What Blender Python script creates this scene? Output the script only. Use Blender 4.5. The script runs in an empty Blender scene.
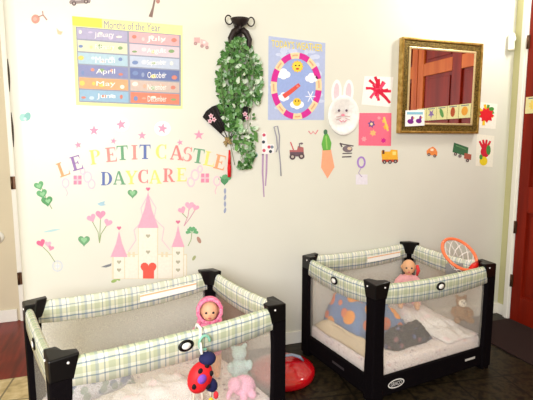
import bpy, bmesh, math, random
from mathutils import Vector, Matrix, Euler, noise as mnoise
random.seed(7)
PI = math.pi
SC = bpy.context.scene
COL = SC.collection

# ------------------------------------------------------------------ camera geometry
F_PX, CAM_H, YAW, PIT = 453.52, 1.4433, .325, .1264
W = 2.9056                      # main wall plane y
XL, XR = -.546, 3.06            # bullnose edge of the main wall, right wall
cy, sy, cp, sp = math.cos(YAW), math.sin(YAW), math.cos(PIT), math.sin(PIT)
FV = Vector((sy*cp, cy*cp, -sp)); RV = Vector((cy, -sy, 0)); UV_ = RV.cross(FV)
EYE = Vector((0, 0, CAM_H))
def ray(u, v): return (FV*F_PX + RV*(u-266.5) + UV_*(200-v)).normalized()
def wallp(u, v, off=0.0):
    d = ray(u, v); return EYE + d*((W-off)/d.y)
def floorp(u, v, z=0.0):
    d = ray(u, v); return EYE + d*((z-CAM_H)/d.z)

# ------------------------------------------------------------------ materials
def lin(h):
    h = h.lstrip('#'); out = []
    for i in (0, 2, 4):
        c = int(h[i:i+2], 16)/255
        out.append(c/12.92 if c <= .04045 else ((c+.055)/1.055)**2.4)
    return (*out, 1)
_m = {}
def mat(name, hexc, rough=.7, metal=0, var=.06, scale=40, bump=0, spec=.3, hex2=None, coat=0):
    if name in _m: return _m[name]
    m = bpy.data.materials.new(name); m.use_nodes = True; nt = m.node_tree; b = nt.nodes['Principled BSDF']
    b.inputs['Roughness'].default_value = rough; b.inputs['Metallic'].default_value = metal
    b.inputs['Specular IOR Level'].default_value = spec
    b.inputs['Coat Weight'].default_value = coat
    tc = nt.nodes.new('ShaderNodeTexCoord'); tx = nt.nodes.new('ShaderNodeTexNoise')
    tx.inputs['Scale'].default_value = scale; nt.links.new(tc.outputs['Object'], tx.inputs['Vector'])
    rp = nt.nodes.new('ShaderNodeValToRGB')
    c = lin(hexc)
    c2 = lin(hex2) if hex2 else tuple(min(1, x*(1+var)) for x in c[:3])+(1,)
    c1 = c if hex2 else tuple(x*(1-var) for x in c[:3])+(1,)
    rp.color_ramp.elements[0].position = .35; rp.color_ramp.elements[1].position = .65
    rp.color_ramp.elements[0].color = c1; rp.color_ramp.elements[1].color = c2
    nt.links.new(tx.outputs['Fac'], rp.inputs['Fac']); nt.links.new(rp.outputs['Color'], b.inputs['Base Color'])
    if bump:
        bp = nt.nodes.new('ShaderNodeBump'); bp.inputs['Strength'].default_value = bump; bp.inputs['Distance'].default_value = .003
        nt.links.new(tx.outputs['Fac'], bp.inputs['Height']); nt.links.new(bp.outputs['Normal'], b.inputs['Normal'])
    _m[name] = m; return m
def paper(hexc, glare_wash=0):  # optional mix towards cream puts overexposure haze into the paper colour
    if glare_wash:
        a = [int(hexc.lstrip('#')[i:i+2], 16) for i in (0, 2, 4)]; w = (0xf2, 0xec, 0xe2)
        hexc = '%02x%02x%02x' % tuple(round(x*(1-glare_wash)+y*glare_wash) for x, y in zip(a, w))
    return mat('paper_'+hexc.lstrip('#'), hexc, .75, var=.03, scale=60, spec=.2)

def stripes(nt, val, period, stops):
    md = nt.nodes.new('ShaderNodeMath'); md.operation = 'DIVIDE'; md.inputs[1].default_value = period
    fr = nt.nodes.new('ShaderNodeMath'); fr.operation = 'FRACT'
    nt.links.new(val, md.inputs[0]); nt.links.new(md.outputs[0], fr.inputs[0])
    rp = nt.nodes.new('ShaderNodeValToRGB'); rp.color_ramp.interpolation = 'CONSTANT'
    els = rp.color_ramp.elements
    while len(els) < len(stops): els.new(.5)
    for e, (p, c) in zip(els, stops): e.position = p; e.color = lin(c)
    nt.links.new(fr.outputs[0], rp.inputs['Fac']); return rp.outputs['Color']
def plaid():
    m = bpy.data.materials.new('plaid_fabric'); m.use_nodes = True; nt = m.node_tree; b = nt.nodes['Principled BSDF']
    b.inputs['Roughness'].default_value = .9; b.inputs['Specular IOR Level'].default_value = .1
    uv = nt.nodes.new('ShaderNodeUVMap'); uv.uv_map = 'UVMap'
    s = nt.nodes.new('ShaderNodeSeparateXYZ'); nt.links.new(uv.outputs['UV'], s.inputs[0])
    a = stripes(nt, s.outputs['X'], .118, [(0, '#f3f2ea'), (.16, '#b9c2ca'), (.20, '#f3f2ea'), (.30, '#dadfd2'), (.52, '#f1f1e7'), (.62, '#aeb9c3'), (.66, '#f3f2ea'), (.76, '#dbdfd0'), (.90, '#c5cdd3')])
    c = stripes(nt, s.outputs['Y'], .125, [(0, '#f3f2ea'), (.20, '#afbbc6'), (.24, '#f1f1e7'), (.33, '#d8dac4'), (.53, '#eeeee2'), (.62, '#a4b2c2'), (.67, '#f3f2ea'), (.80, '#d2d8c0'), (.92, '#f1f1e7')])
    mx = nt.nodes.new('ShaderNodeMix'); mx.data_type = 'RGBA'; mx.blend_type = 'MULTIPLY'; mx.inputs[0].default_value = 1
    nt.links.new(a, mx.inputs[6]); nt.links.new(c, mx.inputs[7])
    nt.links.new(mx.outputs[2], b.inputs['Base Color']); return m
def netting(fac=.3, col='#f1ece6'):
    m = bpy.data.materials.new('white_netting'); m.use_nodes = True; nt = m.node_tree; b = nt.nodes['Principled BSDF']
    b.inputs['Base Color'].default_value = lin(col); b.inputs['Roughness'].default_value = .9
    tc = nt.nodes.new('ShaderNodeTexCoord'); tx = nt.nodes.new('ShaderNodeTexNoise'); tx.inputs['Scale'].default_value = 400
    nt.links.new(tc.outputs['Object'], tx.inputs['Vector'])
    mp = nt.nodes.new('ShaderNodeMapRange'); mp.inputs['To Min'].default_value = fac-.05; mp.inputs['To Max'].default_value = fac+.05
    nt.links.new(tx.outputs['Fac'], mp.inputs['Value'])
    t = nt.nodes.new('ShaderNodeBsdfTransparent'); mx = nt.nodes.new('ShaderNodeMixShader')
    nt.links.new(mp.outputs[0], mx.inputs[0]); nt.links.new(t.outputs[0], mx.inputs[1])
    tl = nt.nodes.new('ShaderNodeBsdfTranslucent'); tl.inputs['Color'].default_value = lin(col); m2 = nt.nodes.new('ShaderNodeMixShader'); m2.inputs[0].default_value = .5
    nt.links.new(b.outputs[0], m2.inputs[1]); nt.links.new(tl.outputs[0], m2.inputs[2]); nt.links.new(m2.outputs[0], mx.inputs[2])
    nt.links.new(mx.outputs[0], nt.nodes['Material Output'].inputs['Surface']); return m
def printed(name, base, spots, scale, thr, rough=.9, dims='3D'):
    """cloth with scattered printed motifs: list of (colour, seed offset, threshold)"""
    m = bpy.data.materials.new(name); m.use_nodes = True; nt = m.node_tree; b = nt.nodes['Principled BSDF']
    b.inputs['Roughness'].default_value = rough; b.inputs['Specular IOR Level'].default_value = .1
    tc = nt.nodes.new('ShaderNodeTexCoord'); prev = None
    nz = nt.nodes.new('ShaderNodeTexNoise'); nz.inputs['Scale'].default_value = 14; nt.links.new(tc.outputs['Object'], nz.inputs['Vector'])
    rp = nt.nodes.new('ShaderNodeValToRGB'); c = lin(base)
    rp.color_ramp.elements[0].color = tuple(x*.85 for x in c[:3])+(1,); rp.color_ramp.elements[1].color = c
    nt.links.new(nz.outputs['Fac'], rp.inputs['Fac']); prev = rp.outputs['Color']
    for k, col in enumerate(spots):
        mp = nt.nodes.new('ShaderNodeMapping'); mp.inputs['Location'].default_value = (k*3.17+.4, k*1.73+.2, k*.9)
        nt.links.new(tc.outputs['Object'], mp.inputs['Vector'])
        vo = nt.nodes.new('ShaderNodeTexVoronoi'); vo.voronoi_dimensions = dims; vo.inputs['Scale'].default_value = scale
        nt.links.new(mp.outputs[0], vo.inputs['Vector'])
        lt = nt.nodes.new('ShaderNodeMath'); lt.operation = 'LESS_THAN'; lt.inputs[1].default_value = thr
        nt.links.new(vo.outputs['Distance'], lt.inputs[0])
        mx = nt.nodes.new('ShaderNodeMix'); mx.data_type = 'RGBA'
        nt.links.new(lt.outputs[0], mx.inputs[0]); nt.links.new(prev, mx.inputs[6]); mx.inputs[7].default_value = lin(col)
        prev = mx.outputs[2]
    nt.links.new(prev, b.inputs['Base Color']); return m
def wood(name, c1, c2, rough=.35, axis='Z', scale=6, stretch=14):
    m = bpy.data.materials.new(name); m.use_nodes = True; nt = m.node_tree; b = nt.nodes['Principled BSDF']
    b.inputs['Roughness'].default_value = rough; b.inputs['Specular IOR Level'].default_value = .18
    tc = nt.nodes.new('ShaderNodeTexCoord'); mp = nt.nodes.new('ShaderNodeMapping')
    sc = [scale*stretch]*3; sc['XYZ'.index(axis)] = scale
    mp.inputs['Scale'].default_value = sc
    nz = nt.nodes.new('ShaderNodeTexNoise'); nz.inputs['Scale'].default_value = 1; nz.inputs['Detail'].default_value = 3
    nt.links.new(tc.outputs['Object'], mp.inputs['Vector']); nt.links.new(mp.outputs[0], nz.inputs['Vector'])
    rp = nt.nodes.new('ShaderNodeValToRGB'); rp.color_ramp.elements[0].position = .3; rp.color_ramp.elements[1].position = .7
    rp.color_ramp.elements[0].color = lin(c1); rp.color_ramp.elements[1].color = lin(c2)
    nt.links.new(nz.outputs['Fac'], rp.inputs['Fac']); nt.links.new(rp.outputs['Color'], b.inputs['Base Color']); return m
def tiles(name, cols, size, grout, rough, nscale=60):
    m = bpy.data.materials.new(name); m.use_nodes = True; nt = m.node_tree; b = nt.nodes['Principled BSDF']
    b.inputs['Roughness'].default_value = rough; b.inputs['Specular IOR Level'].default_value = .2
    tc = nt.nodes.new('ShaderNodeTexCoord'); mp = nt.nodes.new('ShaderNodeMapping'); mp.inputs['Rotation'].default_value = (0, 0, .12)
    nt.links.new(tc.outputs['Object'], mp.inputs['Vector'])
    nz = nt.nodes.new('ShaderNodeTexNoise'); nz.inputs['Scale'].default_value = nscale; nz.inputs['Detail'].default_value = 6
    nt.links.new(tc.outputs['Object'], nz.inputs['Vector'])
    rp = nt.nodes.new('ShaderNodeValToRGB'); els = rp.color_ramp.elements
    while len(els) < len(cols): els.new(.5)
    for i, (e, c) in enumerate(zip(els, cols)): e.position = .3+.4*i/(len(cols)-1); e.color = lin(c)
    nt.links.new(nz.outputs['Fac'], rp.inputs['Fac'])
    br = nt.nodes.new('ShaderNodeTexBrick'); br.offset = 0; br.inputs['Scale'].default_value = 1
    br.inputs['Brick Width'].default_value = size; br.inputs['Row Height'].default_value = size; br.inputs['Mortar Size'].default_value = .006
    nt.links.new(mp.outputs[0], br.inputs['Vector'])
    br.inputs['Mortar'].default_value = lin(grout)
    nt.links.new(rp.outputs['Color'], br.inputs['Color1']); nt.links.new(rp.outputs['Color'], br.inputs['Color2'])
    nt.links.new(br.outputs['Color'], b.inputs['Base Color']); return m

# ------------------------------------------------------------------ mesh builder
class MB:
    def __init__(s): s.v = []; s.f = []; s.mi = []; s.sm = []; s.uv = {}; s.mats = []
    def m(s, m):
        if m not in s.mats: s.mats.append(m)
        return s.mats.index(m)
    def add(s, verts, faces, m, smooth=False, uvs=None):
        o = len(s.v); k = s.m(m); s.v += [Vector(p) for p in verts]
        for i, f in enumerate(faces):
            if uvs: s.uv[len(s.f)] = uvs[i]
            s.f.append([o+j for j in f]); s.mi.append(k); s.sm.append(smooth)
    def box(s, c, size, m, rot=None):
        hx, hy, hz = [x/2 for x in size]; c = Vector(c)
        P = [Vector((x, y, z)) for z in (-hz, hz) for y in (-hy, hy) for x in (-hx, hx)]
        if rot is not None: P = [rot @ p for p in P]
        s.add([c+p for p in P], [(0, 2, 3, 1), (4, 5, 7, 6), (0, 1, 5, 4), (2, 6, 7, 3), (0, 4, 6, 2), (1, 3, 7, 5)], m)
    def tube(s, path, r, m, n=8, cap=True, smooth=True, flat=None):
        path = [Vector(p) for p in path]; L = len(path)
        rs = r if isinstance(r, (list, tuple)) else [r]*L
        T = [(path[min(i+1, L-1)]-path[max(i-1, 0)]).normalized() for i in range(L)]
        ref = Vector((0, 0, 1)) if abs(T[0].z) < .9 else Vector((1, 0, 0))
        A = T[0].cross(ref).normalized(); V = []
        for i in range(L):
            A = (A - T[i]*A.dot(T[i])).normalized(); B = T[i].cross(A)
            for k in range(n):
                a = 2*PI*k/n; V.append(path[i]+(A*math.cos(a)+B*math.sin(a)*(flat or 1))*rs[i])
        Fc = [(i*n+k, i*n+(k+1) % n, (i+1)*n+(k+1) % n, (i+1)*n+k) for i in range(L-1) for k in range(n)]
        if cap: Fc += [tuple(range(n))[::-1], tuple((L-1)*n+k for k in range(n))]
        s.add(V, Fc, m, smooth)
    def ell(s, c, r, m, rot=None, nu=16, nv=10):
        c = Vector(c); r = (r, r, r) if not hasattr(r, '__len__') else r; V = []; Fc = []
        V.append(Vector((0, 0, r[2])))
        for j in range(1, nv):
            t = PI*j/nv
            for k in range(nu):
                a = 2*PI*k/nu; V.append(Vector((r[0]*math.sin(t)*math.cos(a), r[1]*math.sin(t)*math.sin(a), r[2]*math.cos(t))))
        V.append(Vector((0, 0, -r[2])))
        for k in range(nu):
            Fc.append((0, 1+k, 1+(k+1) % nu)); b = 1+(nv-2)*nu; Fc.append((b+(k+1) % nu, b+k, len(V)-1))
        for j in range(nv-2):
            for k in range(nu):
                a = 1+j*nu; Fc.append((a+k, a+nu+k, a+nu+(k+1) % nu, a+(k+1) % nu))
        if rot is not None: V = [rot @ p for p in V]
        s.add([c+p for p in V], Fc, m, True)
    def lathe(s, prof, c, m, n=24, rot=None, smooth=True, sy_=1):
        c = Vector(c); V = []; L = len(prof)
        for (r, z) in prof:
            for k in range(n):
                a = 2*PI*k/n; p = Vector((r*math.cos(a), r*math.sin(a)*sy_, z)); V.append(c+(rot @ p if rot is not None else p))
        Fc = [(i*n+k, i*n+(k+1) % n, (i+1)*n+(k+1) % n, (i+1)*n+k) for i in range(L-1) for k in range(n)]
        Fc += [tuple(range(n))[::-1], tuple((L-1)*n+k for k in range(n))]
        s.add(V, Fc, m, smooth)
    def loft(s, rings, m, smooth=False, flip=False):
        n = len(rings[0]); V = [p for r in rings for p in r]
        Fc = [(i*n+k, i*n+(k+1) % n, (i+1)*n+(k+1) % n, (i+1)*n+k) for i in range(len(rings)-1) for k in range(n)]
        Fc += [tuple(range(n))[::-1], tuple((len(rings)-1)*n+k for k in range(n))]
        if flip: Fc = [f[::-1] for f in Fc]
        s.add(V, Fc, m, smooth)
    def build(s, name, parent=None, origin=(0, 0, 0), bev=0, seg=2, mods=()):
        o0 = Vector(origin); me = bpy.data.meshes.new(name)
        me.from_pydata([tuple(p-o0) for p in s.v], [], s.f)
        for mm in s.mats: me.materials.append(mm)
        me.polygons.foreach_set('material_index', s.mi); me.polygons.foreach_set('use_smooth', s.sm)
        if s.uv:
            ul = me.uv_layers.new(name='UVMap')
            for p in me.polygons:
                u = s.uv.get(p.index)
                if u:
                    for li, q in zip(p.loop_indices, u): ul.data[li].uv = q
        me.update(); o = bpy.data.objects.new(name, me); COL.objects.link(o); o.location = o0
        if parent: o.parent = parent
        if bev:
            b = o.modifiers.new('bevel', 'BEVEL'); b.width = bev; b.segments = seg; b.limit_method = 'ANGLE'
        return o
def tag(o, label, cat, group=None, kind=None):
    o['label'] = label; o['category'] = cat
    if group: o['group'] = group
    if kind: o['kind'] = kind
    return o
def thing(name, label, cat, loc=(0, 0, 0), rz=0, group=None):
    o = bpy.data.objects.new(name, None); COL.objects.link(o); o.location = loc; o.rotation_euler = (0, 0, rz)
    o.empty_display_size = .05
    return tag(o, label, cat, group)
def struct(mb, name, bev=0):
    o = mb.build(name, bev=bev); o['kind'] = 'structure'; return o

# ------------------------------------------------------------------ flat shapes, outlined in wall pixels then carried to the wall plane
def ellp(cx, cy_, rx, ry=None, rot=0, n=20, a0=0, a1=360):
    ry = rx if ry is None else ry; c, s_ = math.cos(math.radians(rot)), math.sin(math.radians(rot)); out = []
    full = abs(a1-a0) >= 360
    for k in range(n if full else n+1):
        a = math.radians(a0+(a1-a0)*k/n); x, y = rx*math.cos(a), ry*math.sin(a)
        out.append((cx+x*c-y*s_, cy_+x*s_+y*c))
    return out
def ringp(cx, cy_, rx, ry, w, a0, a1, n=16):
    o = ellp(cx, cy_, rx, ry, 0, n, a0, a1-.01); i = ellp(cx, cy_, rx-w, ry-w, 0, n, a0, a1-.01)
    return o+i[::-1]
def rectp(x0, y0, x1, y1): return [(x0, y0), (x1, y0), (x1, y1), (x0, y1)]
def starp(cx, cy_, r, rot=0, n=5, k=.4): return [(cx+(r if i % 2 == 0 else r*k)*math.sin(PI*i/n+rot), cy_-(r if i % 2 == 0 else r*k)*math.cos(PI*i/n+rot)) for i in range(2*n)]
def heartp(cx, cy_, s, rot=0):
    out = []; c, s_ = math.cos(math.radians(rot)), math.sin(math.radians(rot))
    for i in range(24):
        t = 2*PI*i/24; x = 16*math.sin(t)**3/16*s; y = -(13*math.cos(t)-5*math.cos(2*t)-2*math.cos(3*t)-math.cos(4*t))/16*s
        out.append((cx+x*c-y*s_, cy_+x*s_+y*c))
    return out
def linep(path, w):
    ws = w if hasattr(w, '__len__') else [w]*len(path); Lf = []; Rt = []
    for i, p in enumerate(path):
        a = path[max(i-1, 0)]; b = path[min(i+1, len(path)-1)]
        dx, dy = b[0]-a[0], b[1]-a[1]; d = math.hypot(dx, dy) or 1
        Lf.append((p[0]-dy/d*ws[i]/2, p[1]+dx/d*ws[i]/2)); Rt.append((p[0]+dy/d*ws[i]/2, p[1]-dx/d*ws[i]/2))
    return Lf+Rt[::-1]
def flatmb(shapes, base=.0005, step=.0006, pmap=None):
    """shapes: (colour or material, outline, layer). Each outline becomes a thin solid plate on the wall."""
    pm = pmap or (lambda u, v, o: wallp(u, v, o)); mb = MB()
    uc = sum(p[0] for sh in shapes for p in sh[1])/sum(len(sh[1]) for sh in shapes); glare_wash = .13 if uc < 245 else .1 if uc < 330 else 0  # pieces further left are paled more, bloom painted into their colours
    for si, sh in enumerate(shapes):
        col, pts, lay = sh if len(sh) == 3 else (*sh, 0)
        mm = paper(col, glare_wash) if isinstance(col, str) else col
        off = base+step*(lay+1)+.00003*(si % 16); n = len(pts)
        ar = sum(pts[i][0]*pts[(i+1) % n][1]-pts[(i+1) % n][0]*pts[i][1] for i in range(n))
        if ar > 0: pts = pts[::-1]
        front = [pm(u, v, off) for u, v in pts]; back = [pm(u, v, -.0004 if base < .002 else base*.6) for u, v in pts]
        mb.add(front+back, [tuple(range(n))]+[(i, n+i, n+(i+1) % n, (i+1) % n) for i in range(n)], mm)
    return mb
def centre(mb):
    lo = Vector([min(p[i] for p in mb.v) for i in range(3)]); hi = Vector([max(p[i] for p in mb.v) for i in range(3)]); return (lo+hi)/2
def decal(name, label, cat, shapes, group=None, base=.0005, step=.0006):
    mb = flatmb(shapes, base, step); o = mb.build(name, origin=centre(mb)); return tag(o, label, cat, group)
def textpolys(txt, u0, v0, u1, v1, slope=0):
    """flat font outlines fitted in a pixel box -> list of polygons"""
    cu = bpy.data.curves.new('t', 'FONT'); cu.body = txt; cu.resolution_u = 2
    ob = bpy.data.objects.new('t', cu); COL.objects.link(ob)
    me = bpy.data.meshes.new_from_object(ob)
    vs = [v.co.copy() for v in me.vertices]; fs = [list(p.vertices) for p in me.polygons]
    bpy.data.objects.remove(ob); bpy.data.curves.remove(cu); bpy.data.meshes.remove(me)
    x0 = min(p.x for p in vs); x1 = max(p.x for p in vs); y0 = min(p.y for p in vs); y1 = max(p.y for p in vs)
    q = [(u0+(p.x-x0)/(x1-x0)*(u1-u0), v1-(p.y-y0)/(y1-y0)*(v1-v0)+slope*(p.x-x0)/(x1-x0)) for p in vs]
    return [[q[i] for i in f] for f in fs]
def addtext(shapes, col, txt, box, lay, slope=0): shapes += [(col, p, lay) for p in textpolys(txt, *box, slope)]

# ================================================================== THE ROOM
WALL = mat('wall_paint', '#dedcd0', .36, var=.012, scale=3, spec=.4)
WALLR = mat('wall_paint_right', '#c6c292', .55, var=.02, scale=3)
TRIM = mat('trim_paint', '#f1eee4', .35, var=.01)
HALL = mat('hall_paint', '#d8ccb0', .6, var=.02, scale=3)
ZT = 2.9
mb = MB()   # main wall with rounded outer corner
R0 = .07; prof = [(XR, W), (XL+R0, W)]
for k in range(1, 9):
    a = PI/2*k/8; prof.append((XL+R0-R0*math.sin(a), W+R0-R0*math.cos(a)))
prof.append((XL, 4.02))
V = [(x, y, z) for z in (0, ZT) for x, y in prof]; n = len(prof)
mb.add(V, [(i, i+1, n+i+1, n+i) for i in range(n-1)][:], WALL, True)
ow = struct(mb, 'wall_back')
mb = MB(); mb.box((XR+.06, .55, ZT/2), (.12, 7.0, ZT), WALLR); struct(mb, 'wall_right')
mb = MB(); mb.box((-1.4, 4.08, ZT/2), (1.85, .12, ZT), HALL); struct(mb, 'wall_hallway')
mb = MB(); mb.box((-2.0, .55, ZT/2), (.12, 7.0, ZT), WALL); struct(mb, 'wall_left')
FLOOR = tiles('dark_floor_tile', ['#0b0706', '#1e1710', '#352c1c', '#140e0a'], .33, '#0d0907', .42, 26)
FLOORB = tiles('beige_floor_tile', ['#a08c62', '#c2ad80', '#d6c59b'], .33, '#7d7054', .4, 18)
REDW = wood('red_wood_floor', '#5a130a', '#8a2414', .3, 'Y', 3, 8)
mb = MB(); mb.box((1.58, .0, -.05), (3.36, 6.0, .1), FLOOR); struct(mb, 'floor')
mb = MB(); mb.box((-1.05, .02, -.05), (1.9, 5.96, .1), FLOORB); struct(mb, 'floor_left')
mb = MB(); mb.box((-1.27, 3.55, -.05), (1.46, 1.1, .1), REDW); struct(mb, 'floor_hallway')
# baseboards and casings
mb = MB(); mb.box(((XL+R0+XR)/2, W-.006, .045), (XR-XL-R0-.02, .012, .09), TRIM); struct(mb, 'baseboard_back', .003)
mb = MB(); mb.box((-1.22, 4.01, .05), (.86, .016, .10), TRIM); struct(mb, 'baseboard_hallway', .003)
mb = MB(); mb.box((-.725, 4.005, 1.3), (.085, .03, 2.6), TRIM); mb.box((-.725, 3.985, 1.3), (.03, .015, 2.6), TRIM)
t1 = struct(mb, 'trim_1', .003)
HING = mat('bronze_hinge', '#5a4030', .35, .8)
for z in (.36, 1.13):
    mb = MB(); mb.box((-.74, 3.98, z), (.03, .012, .1), HING); mb.tube([(-.757, 3.972, z-.05), (-.757, 3.972, z+.05)], .008, HING)
    o = mb.build('door_hinge', parent=t1)
mb = MB(); mb.box((XR-.015, 2.787, 1.35), (.03, .065, 2.7), TRIM); mb.box((XR-.02, 2.787, 1.35), (.03, .025, 2.7), TRIM)
struct(mb, 'trim_2', .003)
mb = MB(); mb.box((XR-.015, .60, 1.35), (.03, .065, 2.7), TRIM); struct(mb, 'trim_3', .003)
mb = MB(); mb.box((XR-.015, 1.69, 2.73), (.03, 2.25, .07), TRIM); struct(mb, 'trim_4', .003)
mb = MB(); mb.box((XR-.006, 2.863, .045), (.012, .08, .09), TRIM); struct(mb, 'baseboard_right', .002)
# double panelled wooden door on the right wall
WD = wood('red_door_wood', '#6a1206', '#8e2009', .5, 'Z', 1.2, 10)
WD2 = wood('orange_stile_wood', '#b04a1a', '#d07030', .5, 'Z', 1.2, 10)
def leaf(name, y0, y1, lightside):
    mb = MB(); x = XR-.012; hgt = 2.66
    mb.box((XR-.004, (y0+y1)/2, hgt/2), (.006, y1-y0, hgt), WD)
    st = .09; ym = (y0+y1)/2+.02
    def bar(a, b, z0, z1, m=WD): mb.box((XR-.014, (a+b)/2, (z0+z1)/2), (.028, b-a, z1-z0), m)
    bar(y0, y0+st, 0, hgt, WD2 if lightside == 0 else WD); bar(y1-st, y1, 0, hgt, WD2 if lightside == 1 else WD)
    bar(ym-.06, ym+.06, 0, hgt, WD)
    rails = [(0, .22), (.9, 1.1), (2.11, 2.235), (2.50, hgt)]
    for a, b in rails:
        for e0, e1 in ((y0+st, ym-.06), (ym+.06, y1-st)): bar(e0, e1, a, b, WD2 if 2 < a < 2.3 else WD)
    for (a, b) in ((y0+st, ym-.06), (ym+.06, y1-st)):
        for (z0, z1) in ((.22, .9), (1.1, 2.11), (2.235, 2.5)):
            mb.box((XR-.011, (a+b)/2, (z0+z1)/2), (.014, b-a-.07, z1-z0-.07), WD)
    o = struct(mb, name, .005); return o
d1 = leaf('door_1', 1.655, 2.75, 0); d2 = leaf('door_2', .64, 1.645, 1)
for z in (.33, .77, 2.2):
    mb = MB(); mb.box((XR-.03, 2.748, z), (.012, .022, .10), HING); mb.tube([(XR-.036, 2.754, z-.05), (XR-.036, 2.754, z+.05)], .007, HING)
    mb.build('door_hinge', parent=d1)
mb = MB(); BR = mat('brass', '#b08a3c', .25, 1)
mb.lathe([(.03, 0), (.03, .008), (.011, .012), (.011, .045), (.027, .055), (.03, .07), (.02, .085)], (XR-.028, 1.71, 1.0), BR, 20, Matrix.Rotation(-PI/2, 3, 'Y'))
mb.build('door_knob', parent=d1)
# ------------------------------------------------------------------ card strip on the door (it shows again in the mirror)
pics = [('#f0d36a', 'sun'), ('#5c86c8', 'bell'), ('#e8a23c', 'ball'), ('#b4522f', 'fruit'), ('#5f9a54', 'leaf'), ('#8a6cb4', 'bloom'), ('#cc5a4a', 'heart')]
words = ['yellow sun shape', 'blue flower shape', 'orange ball shape', 'brown oval shape', 'green leaf shape', 'purple star shape', 'red heart shape']
order = ['nearest the hinges', 'second from the hinges', 'third from the hinges', 'fourth from the hinges', 'fifth from the hinges', 'sixth from the hinges', 'nearest the meeting edge']
for k in range(7):
    y1 = 2.735-k*.152; c = Vector((0, y1-.073, 1.725)); mb = MB(); hx = XR-.029
    CR = paper('#e6dfa4')
    mb.box((hx-.002, c.y, c.z), (.003, .146, .125), CR)
    col = paper(pics[k][0])
    def yz(pts, x, m):
        P = [(x, c.y+a, c.z+b) for a, b in pts]; n_ = len(P)
        mb.add(P, [tuple(range(n_))], m)
    sh = [starp(0, 0, .045, 0, 10, .7), starp(0, 0, .048, 0, 6, .6), ellp(0, 0, .04), ellp(0, 0, .03, .045), ellp(0, 0, .022, .05, 30), starp(0, 0, .05), [(a, -b) for a, b in heartp(0, 0, .045)]][k]
    yz(sh, hx-.0045, col); yz(rectp(-.05, .046, .05, .054), hx-.0045, paper('#6c7a8c'))
    o = mb.build('picture_card', origin=(hx, c.y, c.z)); tag(o, f'cream picture card with {words[k]} on the red door, {order[k]}', 'card', 'picture cards across the red door')

# ------------------------------------------------------------------ mirror
GOLD = mat('gold_frame', '#c9a860', .3, .7, hex2='#a07f3a', scale=30)
BRONZE = mat('carved_bronze_frame', '#8a7438', .4, .5, hex2='#4a3a1a', scale=90, bump=.6)
DARKF = mat('dark_frame_edge', '#3a2412', .4)
GLASS = mat('mirror_glass', '#ffffff', .02, 1, var=.0)
mx0, mx1, mz0, mz1 = 1.988, 2.712, 1.51, 2.19
root = thing('framed_mirror', 'wall mirror in wide carved gold frame reflecting the red door', 'mirror', ((mx0+mx1)/2, W, mz0))
def framepart(i0, i1, y0, y1, m, name, bev=.004):
    mb = MB(); c = root.location
    outer = [(mx0+i0, mz0+i0), (mx1-i0, mz0+i0), (mx1-i0, mz1-i0), (mx0+i0, mz1-i0)]; inner = [(mx0+i1, mz0+i1), (mx1-i1, mz0+i1), (mx1-i1, mz1-i1), (mx0+i1, mz1-i1)]
    V = [(x, W-y1, z) for x, z in outer+inner]+[(x, W-y0, z) for x, z in outer+inner]
    Fc = []
    for k in range(4):
        j = (k+1) % 4
        Fc += [(k, j, 4+j, 4+k), (8+k, 12+k, 12+j, 8+j), (k, 8+k, 8+j, j), (4+k, 4+j, 12+j, 12+k)]
    mb.add([Vector(p)-c for p in V], Fc, m); return mb.build(name, root, bev=bev)
framepart(0, .018, 0, .045, GOLD, 'outer_moulding')
framepart(.018, .062, 0, .036, BRONZE, 'carved_border')
framepart(.062, .078, 0, .042, mat('pale_gold_lip', '#dcc795', .3, .5), 'inner_moulding')
mb = MB(); mb.box((0, -.035, (mz1-mz0)/2), (mx1-mx0-.14, .006, mz1-mz0-.14), GLASS); mb.build('mirror_pane', root)
# duck card tucked in the lower left of the mirror
def mp(off): return lambda u, v, o: wallp(u, v, off+o)
root2 = flatmb([('#f4f2ee', [(405.5, 110.5), (424.5, 109.5), (424.5, 125.5), (405, 126.5)], 0), ('#8ac0d6', rectp(407, 112, 423, 114.5), 1),
    ('#7a2a86', ellp(410.5, 121.5, 3.2, 2.4, 10), 1), ('#7a2a86', ellp(412.3, 118.2, 1.4, 2.2), 1), ('#e09a3a', [(413, 117), (415, 118), (413, 119)], 1),
    ('#7a2a86', ellp(418.8, 121, 3.0, 2.3, 10), 1), ('#7a2a86', ellp(420.5, 117.8, 1.3, 2.1), 1), ('#e09a3a', [(421, 116.6), (423, 117.6), (421, 118.5)], 1)], .0005, .0006, mp(.043))
o = root2.build('picture_card', origin=centre(root2)); tag(o, 'white card with two purple ducks stuck on the mirror frame', 'card')

# ================================================================== WALL DECORATION
# months chart
sh = [('#f2ee9c', [(72, 16), (182.5, 25.5), (182.5, 109), (76, 105)], 0)]
def mc(s, t):   # bilinear inside the chart
    A, B, C, D = (72, 16), (182.5, 25.5), (182.5, 109), (76, 105)
    return ((1-s)*((1-t)*A[0]+t*D[0])+s*((1-t)*B[0]+t*C[0]), (1-s)*((1-t)*A[1]+t*D[1])+s*((1-t)*B[1]+t*C[1]))
sh.append(('#f6e94e', [mc(0, 0), mc(.27, 0), mc(.27, .105), mc(0, .105)], 1))
rows = [('#a9a2c4', '#e8a8ae'), ('#d9d6bb', '#d8c0cc'), ('#a8c6d6', '#b9c4da'), ('#7f86b4', '#5f6ea4'), ('#e3a074', '#c9b3a8'), ('#8db2d0', '#e27a62')]
rows2 = [('#c8bcd8', '#f0c8c8'), ('#ecdf96', '#e9d8dc'), ('#c9e0e4', '#cfd6e6'), ('#e58a74', '#8e9cc0'), ('#f0c860', '#dfa68c'), ('#c2d6e6', '#ee9c86')]
months = [('January', 'July'), ('February', 'August'), ('March', 'September'), ('April', 'October'), ('May', 'November'), ('June', 'December')]
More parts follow.
